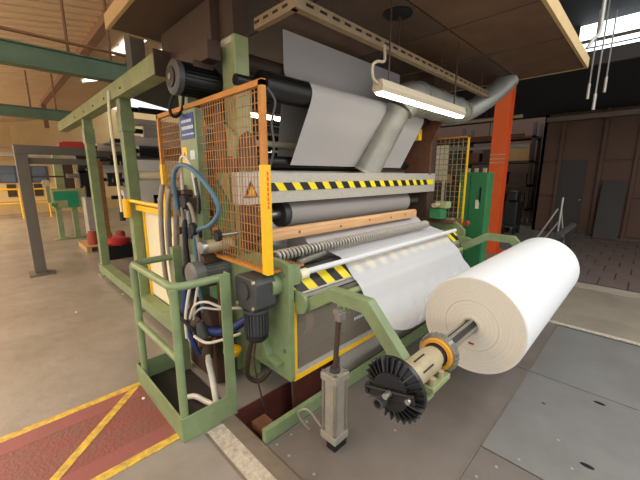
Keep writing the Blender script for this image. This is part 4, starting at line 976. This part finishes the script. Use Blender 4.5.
MB().box(7.84, 2.28, 0, 7.87, 2.58, 3.62).build('column_flange', 'orange', oc); MB().box(8.06, 2.28, 0, 8.09, 2.58, 3.62).build('column_flange', 'orange', oc)
MB().box(7.87, 2.42, 0, 8.06, 2.44, 3.62).build('column_web', 'orange', oc)
for z in (1.95, 2.03, 2.12): MB().box(7.83, 2.275, z, 7.845, 2.585, z + .02).build('band', 'cast', oc)
MB().box(7.7, 2.15, 0, 8.2, 2.7, .02).build('column_foot', 'orange', oc)
# clamp and green drive on the far end of the machine
dg = thing('drive_gearbox', 'small light green gearbox on a dark green box at the far machine end', 'gearbox', (4.15, 1.95, 1.1))
MB().box(4.06, 1.86, 1.14, 4.22, 2.02, 1.27).build('lower_box', 'cab_green', dg, bevel=.006)
MB().box(4.10, 1.82, 1.275, 4.26, 1.98, 1.36).build('upper_box', 'pale_green', dg, bevel=.01)
MB().cyl((3.98, 1.93, 1.32), (4.1, 1.93, 1.32), .03, n=12).build('gear_shaft', 'cast', dg, True)
tag(MB().box(4.0, 2.2, 2.14, 4.08, 2.3, 2.3).build('yellow_box', 'yellow', None, bevel=.008), 'small yellow connector box beside the upper right web edge', 'box')
# bright panel seen through the far guard
tag(MB().box(9.0, 4.05, 1.55, 9.05, 4.75, 2.5).box(9.0, 4.1, 0, 9.05, 4.16, 1.55).box(9.0, 4.64, 0, 9.05, 4.7, 1.55).build('white_board', 'cream', None), 'pale board glimpsed through the far wire mesh guard', 'board')
# shelves / pipes beyond
pk = thing('storage_rack', 'dim storage rack with boxes behind the orange column', 'rack', (13.2, 5, 0))
for y in (2.9, 5.2, 7.5, 9.8):
    MB().box(12.9, y, 0, 13.0, y + .1, 3.4).build('upright', 'wall_dark2', pk); MB().box(13.7, y, 0, 13.8, y + .1, 3.4).build('upright', 'wall_dark2', pk)
for z in (.5, 1.3, 2.1, 2.9): MB().box(12.9, 2.9, z, 13.8, 9.9, z + .08).build('rack_shelf', 'brown', pk)
rb = random.Random(3); dim_cols = ['brown', 'rust', 'wall_dark2', 'brown', 'wall_dark2', 'rust', 'cardboard']  # dark box tones put the rack's dim light into the colour
names = ['near end', 'second bay', 'middle', 'far end']
pos = []
for zi, z in enumerate((.58, 1.38, 2.18)):
    y = 3.05; k = 0
    while y < 9.0 and k < 4:
        w_ = rb.uniform(.5, .95); h_ = rb.uniform(.3, .6); m = dim_cols[(k + zi * 3) % 7]
        o = MB().box(13.0, y, z, 13.6, y + w_ - .08, z + h_).box(12.99, y + w_ * .35, z + h_ * .1, 13.0, y + w_ * .55, z + h_).build('carton', m, None)
        tag(o, '%s carton, %s from the orange column on the %s rack shelf' % ({'cardboard': 'tan', 'rust': 'rusty red', 'wall_dark2': 'dark grey', 'brown': 'brown'}[m], ['first', 'second', 'third', 'fourth'][k], ['lowest', 'middle', 'upper'][zi]), 'carton', 'cartons on the dim rack')
        y += w_ + .05; k += 1
for i, (z, m, lb) in enumerate(((3.2, 'cast', 'pale'), (2.75, 'rust', 'rusty'), (2.5, 'galv', 'grey'))):
    t = thing('overhead_pipe', '', 'pipe', (10.0 + i * .4, 8, z)); MB().cyl((10.0 + i * .4, 2.6, z), (10.0 + i * .4, 14, z), .05, n=8).build('pipe_run', m, t, True)
    for y in (3.5, 7, 11): MB().cyl((10.0 + i * .4, y, z), (10.0 + i * .4, y, 3.86 - .1053 * (1.98 + i * .4)), .012, n=6).build('pipe_hanger', 'brown', t)
    tag(t, '%s overhead pipe running along the dim hall behind the mesh guard' % lb, 'pipe')
# forklift-like dark trolley beyond the column
tr = thing('trolley', 'black trolley standing on the floor right of the orange column', 'trolley', (10.8, 2.75, 0))
MB().box(10.5, 2.6, .25, 11.1, 2.95, .95).build('trolley_body', 'black', tr, bevel=.04)
MB().box(10.6, 2.65, .95, 11.0, 2.9, 1.25).build('trolley_head', 'black', tr, bevel=.05)
for y in (2.62, 2.9): 
    for x in (10.6, 11.0): MB().cyl((x, y, .12), (x, y + .05, .12), .12, n=14).build('wheel', 'blackrub', tr, True)
MB().box(10.55, 2.63, .2, 11.05, 2.92, .25).build('chassis', 'dgrey', tr)
# board leaning on the dark wall, shaft on a rod stand
tag(MB().add([(11.5, .45, .02), (11.5, .95, .02), (11.85, .95, 1.55), (11.85, .45, 1.55), (11.54, .45, .02), (11.54, .95, .02), (11.89, .95, 1.55), (11.89, .45, 1.55)],
    [(0, 1, 2, 3), (7, 6, 5, 4), (0, 4, 5, 1), (1, 5, 6, 2), (2, 6, 7, 3), (3, 7, 4, 0)]).build('leaning_board', 'wall_dark2', None), 'dark board leaning against the red-brown wall', 'board')
st = thing('rod_stand', 'thin tripod of pale rods standing behind the far end of the roll', 'stand', (7.0, 1.05, 0))
for a, b in (((7.0, 1.05, 1.32), (6.9, 1.05, 0)), ((7.0, 1.10, 1.12), (7.0, 1.5, 0.25)), ((6.98, 1.06, .9), (7.1, 1.55, 0.0)), ((7.0, 1.05, 1.1), (7.5, .95, 0))):
    MB().cyl(a, b, .014, n=8).build('stand_rod', 'galv', st, True)
ss = thing('spare_shaft', 'dark spare shaft with pale end resting behind the paper roll', 'shaft', (6.5, .88, .8))
MB().cyl((5.9, .89, .80), (7.0, .86, .85), .05, n=18).build('shaft_tube', 'dgrey', ss, True)
MB().cyl((7.0, .86, .85), (7.01, .86, .85), .04, n=18).build('shaft_end', 'light_metal', ss)
MB().box(6.1, .84, 0, 6.16, .94, .76).build('trestle_leg', 'dark', ss); MB().box(6.8, .82, 0, 6.86, .92, .79).build('trestle_leg', 'dark', ss)
# scuff chips of paper on the floor
for i, (x, y) in enumerate(((.62, 2.55), (.56, 4.9), (1.16, 5.2))):
    n = 7; tag(MB().prism([(x + .010 * math.cos(2 * math.pi * k / n) * (1 + .4 * math.sin(5 * k)), y + .016 * math.sin(2 * math.pi * k / n)) for k in range(n)], 'z', .006, .009).build('paper_scrap', 'paper_w', None),
        ['small white paper scrap on the red walkway', 'tiny white paper scrap on the bare concrete left of the frame', 'tiny paper scrap beside the green floor beam'][i], 'scrap')
# crane rail along the top of the dark wall, drop rods and cable at the hood corner
wb_ = MB().box(11.7, -7, 3.2, 11.9, 2.4, 3.32).build('beam_wall', 'kerb'); struct(wb_, 'dull grey rail along the top of the dark right wall')
for i, (x, y, z0) in enumerate(((7.6, 1.0, 3.0), (7.2, .85, 2.75), (7.75, .8, 3.1))):
    zt = 4.9 - (x - 4.6) * .1647
    t = thing('drop_rod', ['pale drop rod nearest the cream hood corner', 'longest pale drop rod hanging right of the hood corner', 'short pale drop rod in front of the roof glazing'][i], 'rod', (x, y, z0), 'rods hanging from the dark roof')
    MB().cyl((x, y, z0), (x, y, zt), .012, n=6).build('rod_bar', 'galv', t, True)
    MB().cyl((x, y, z0), (x, y, z0 + .25), .022, n=8).build('rod_sleeve', 'light_metal', t, True)
tag(MB().tube(smoothpts([(5.1, .74, 3.13), (5.12, .70, 3.22), (5.16, .66, 3.3), (5.2, .66, 3.6), (5.2, .66, 4.8)], 5), .02, 8).build('conduit', 'galv', None, True), 'grey conduit rising from the outer edge of the hood beside the glazing', 'pipe')
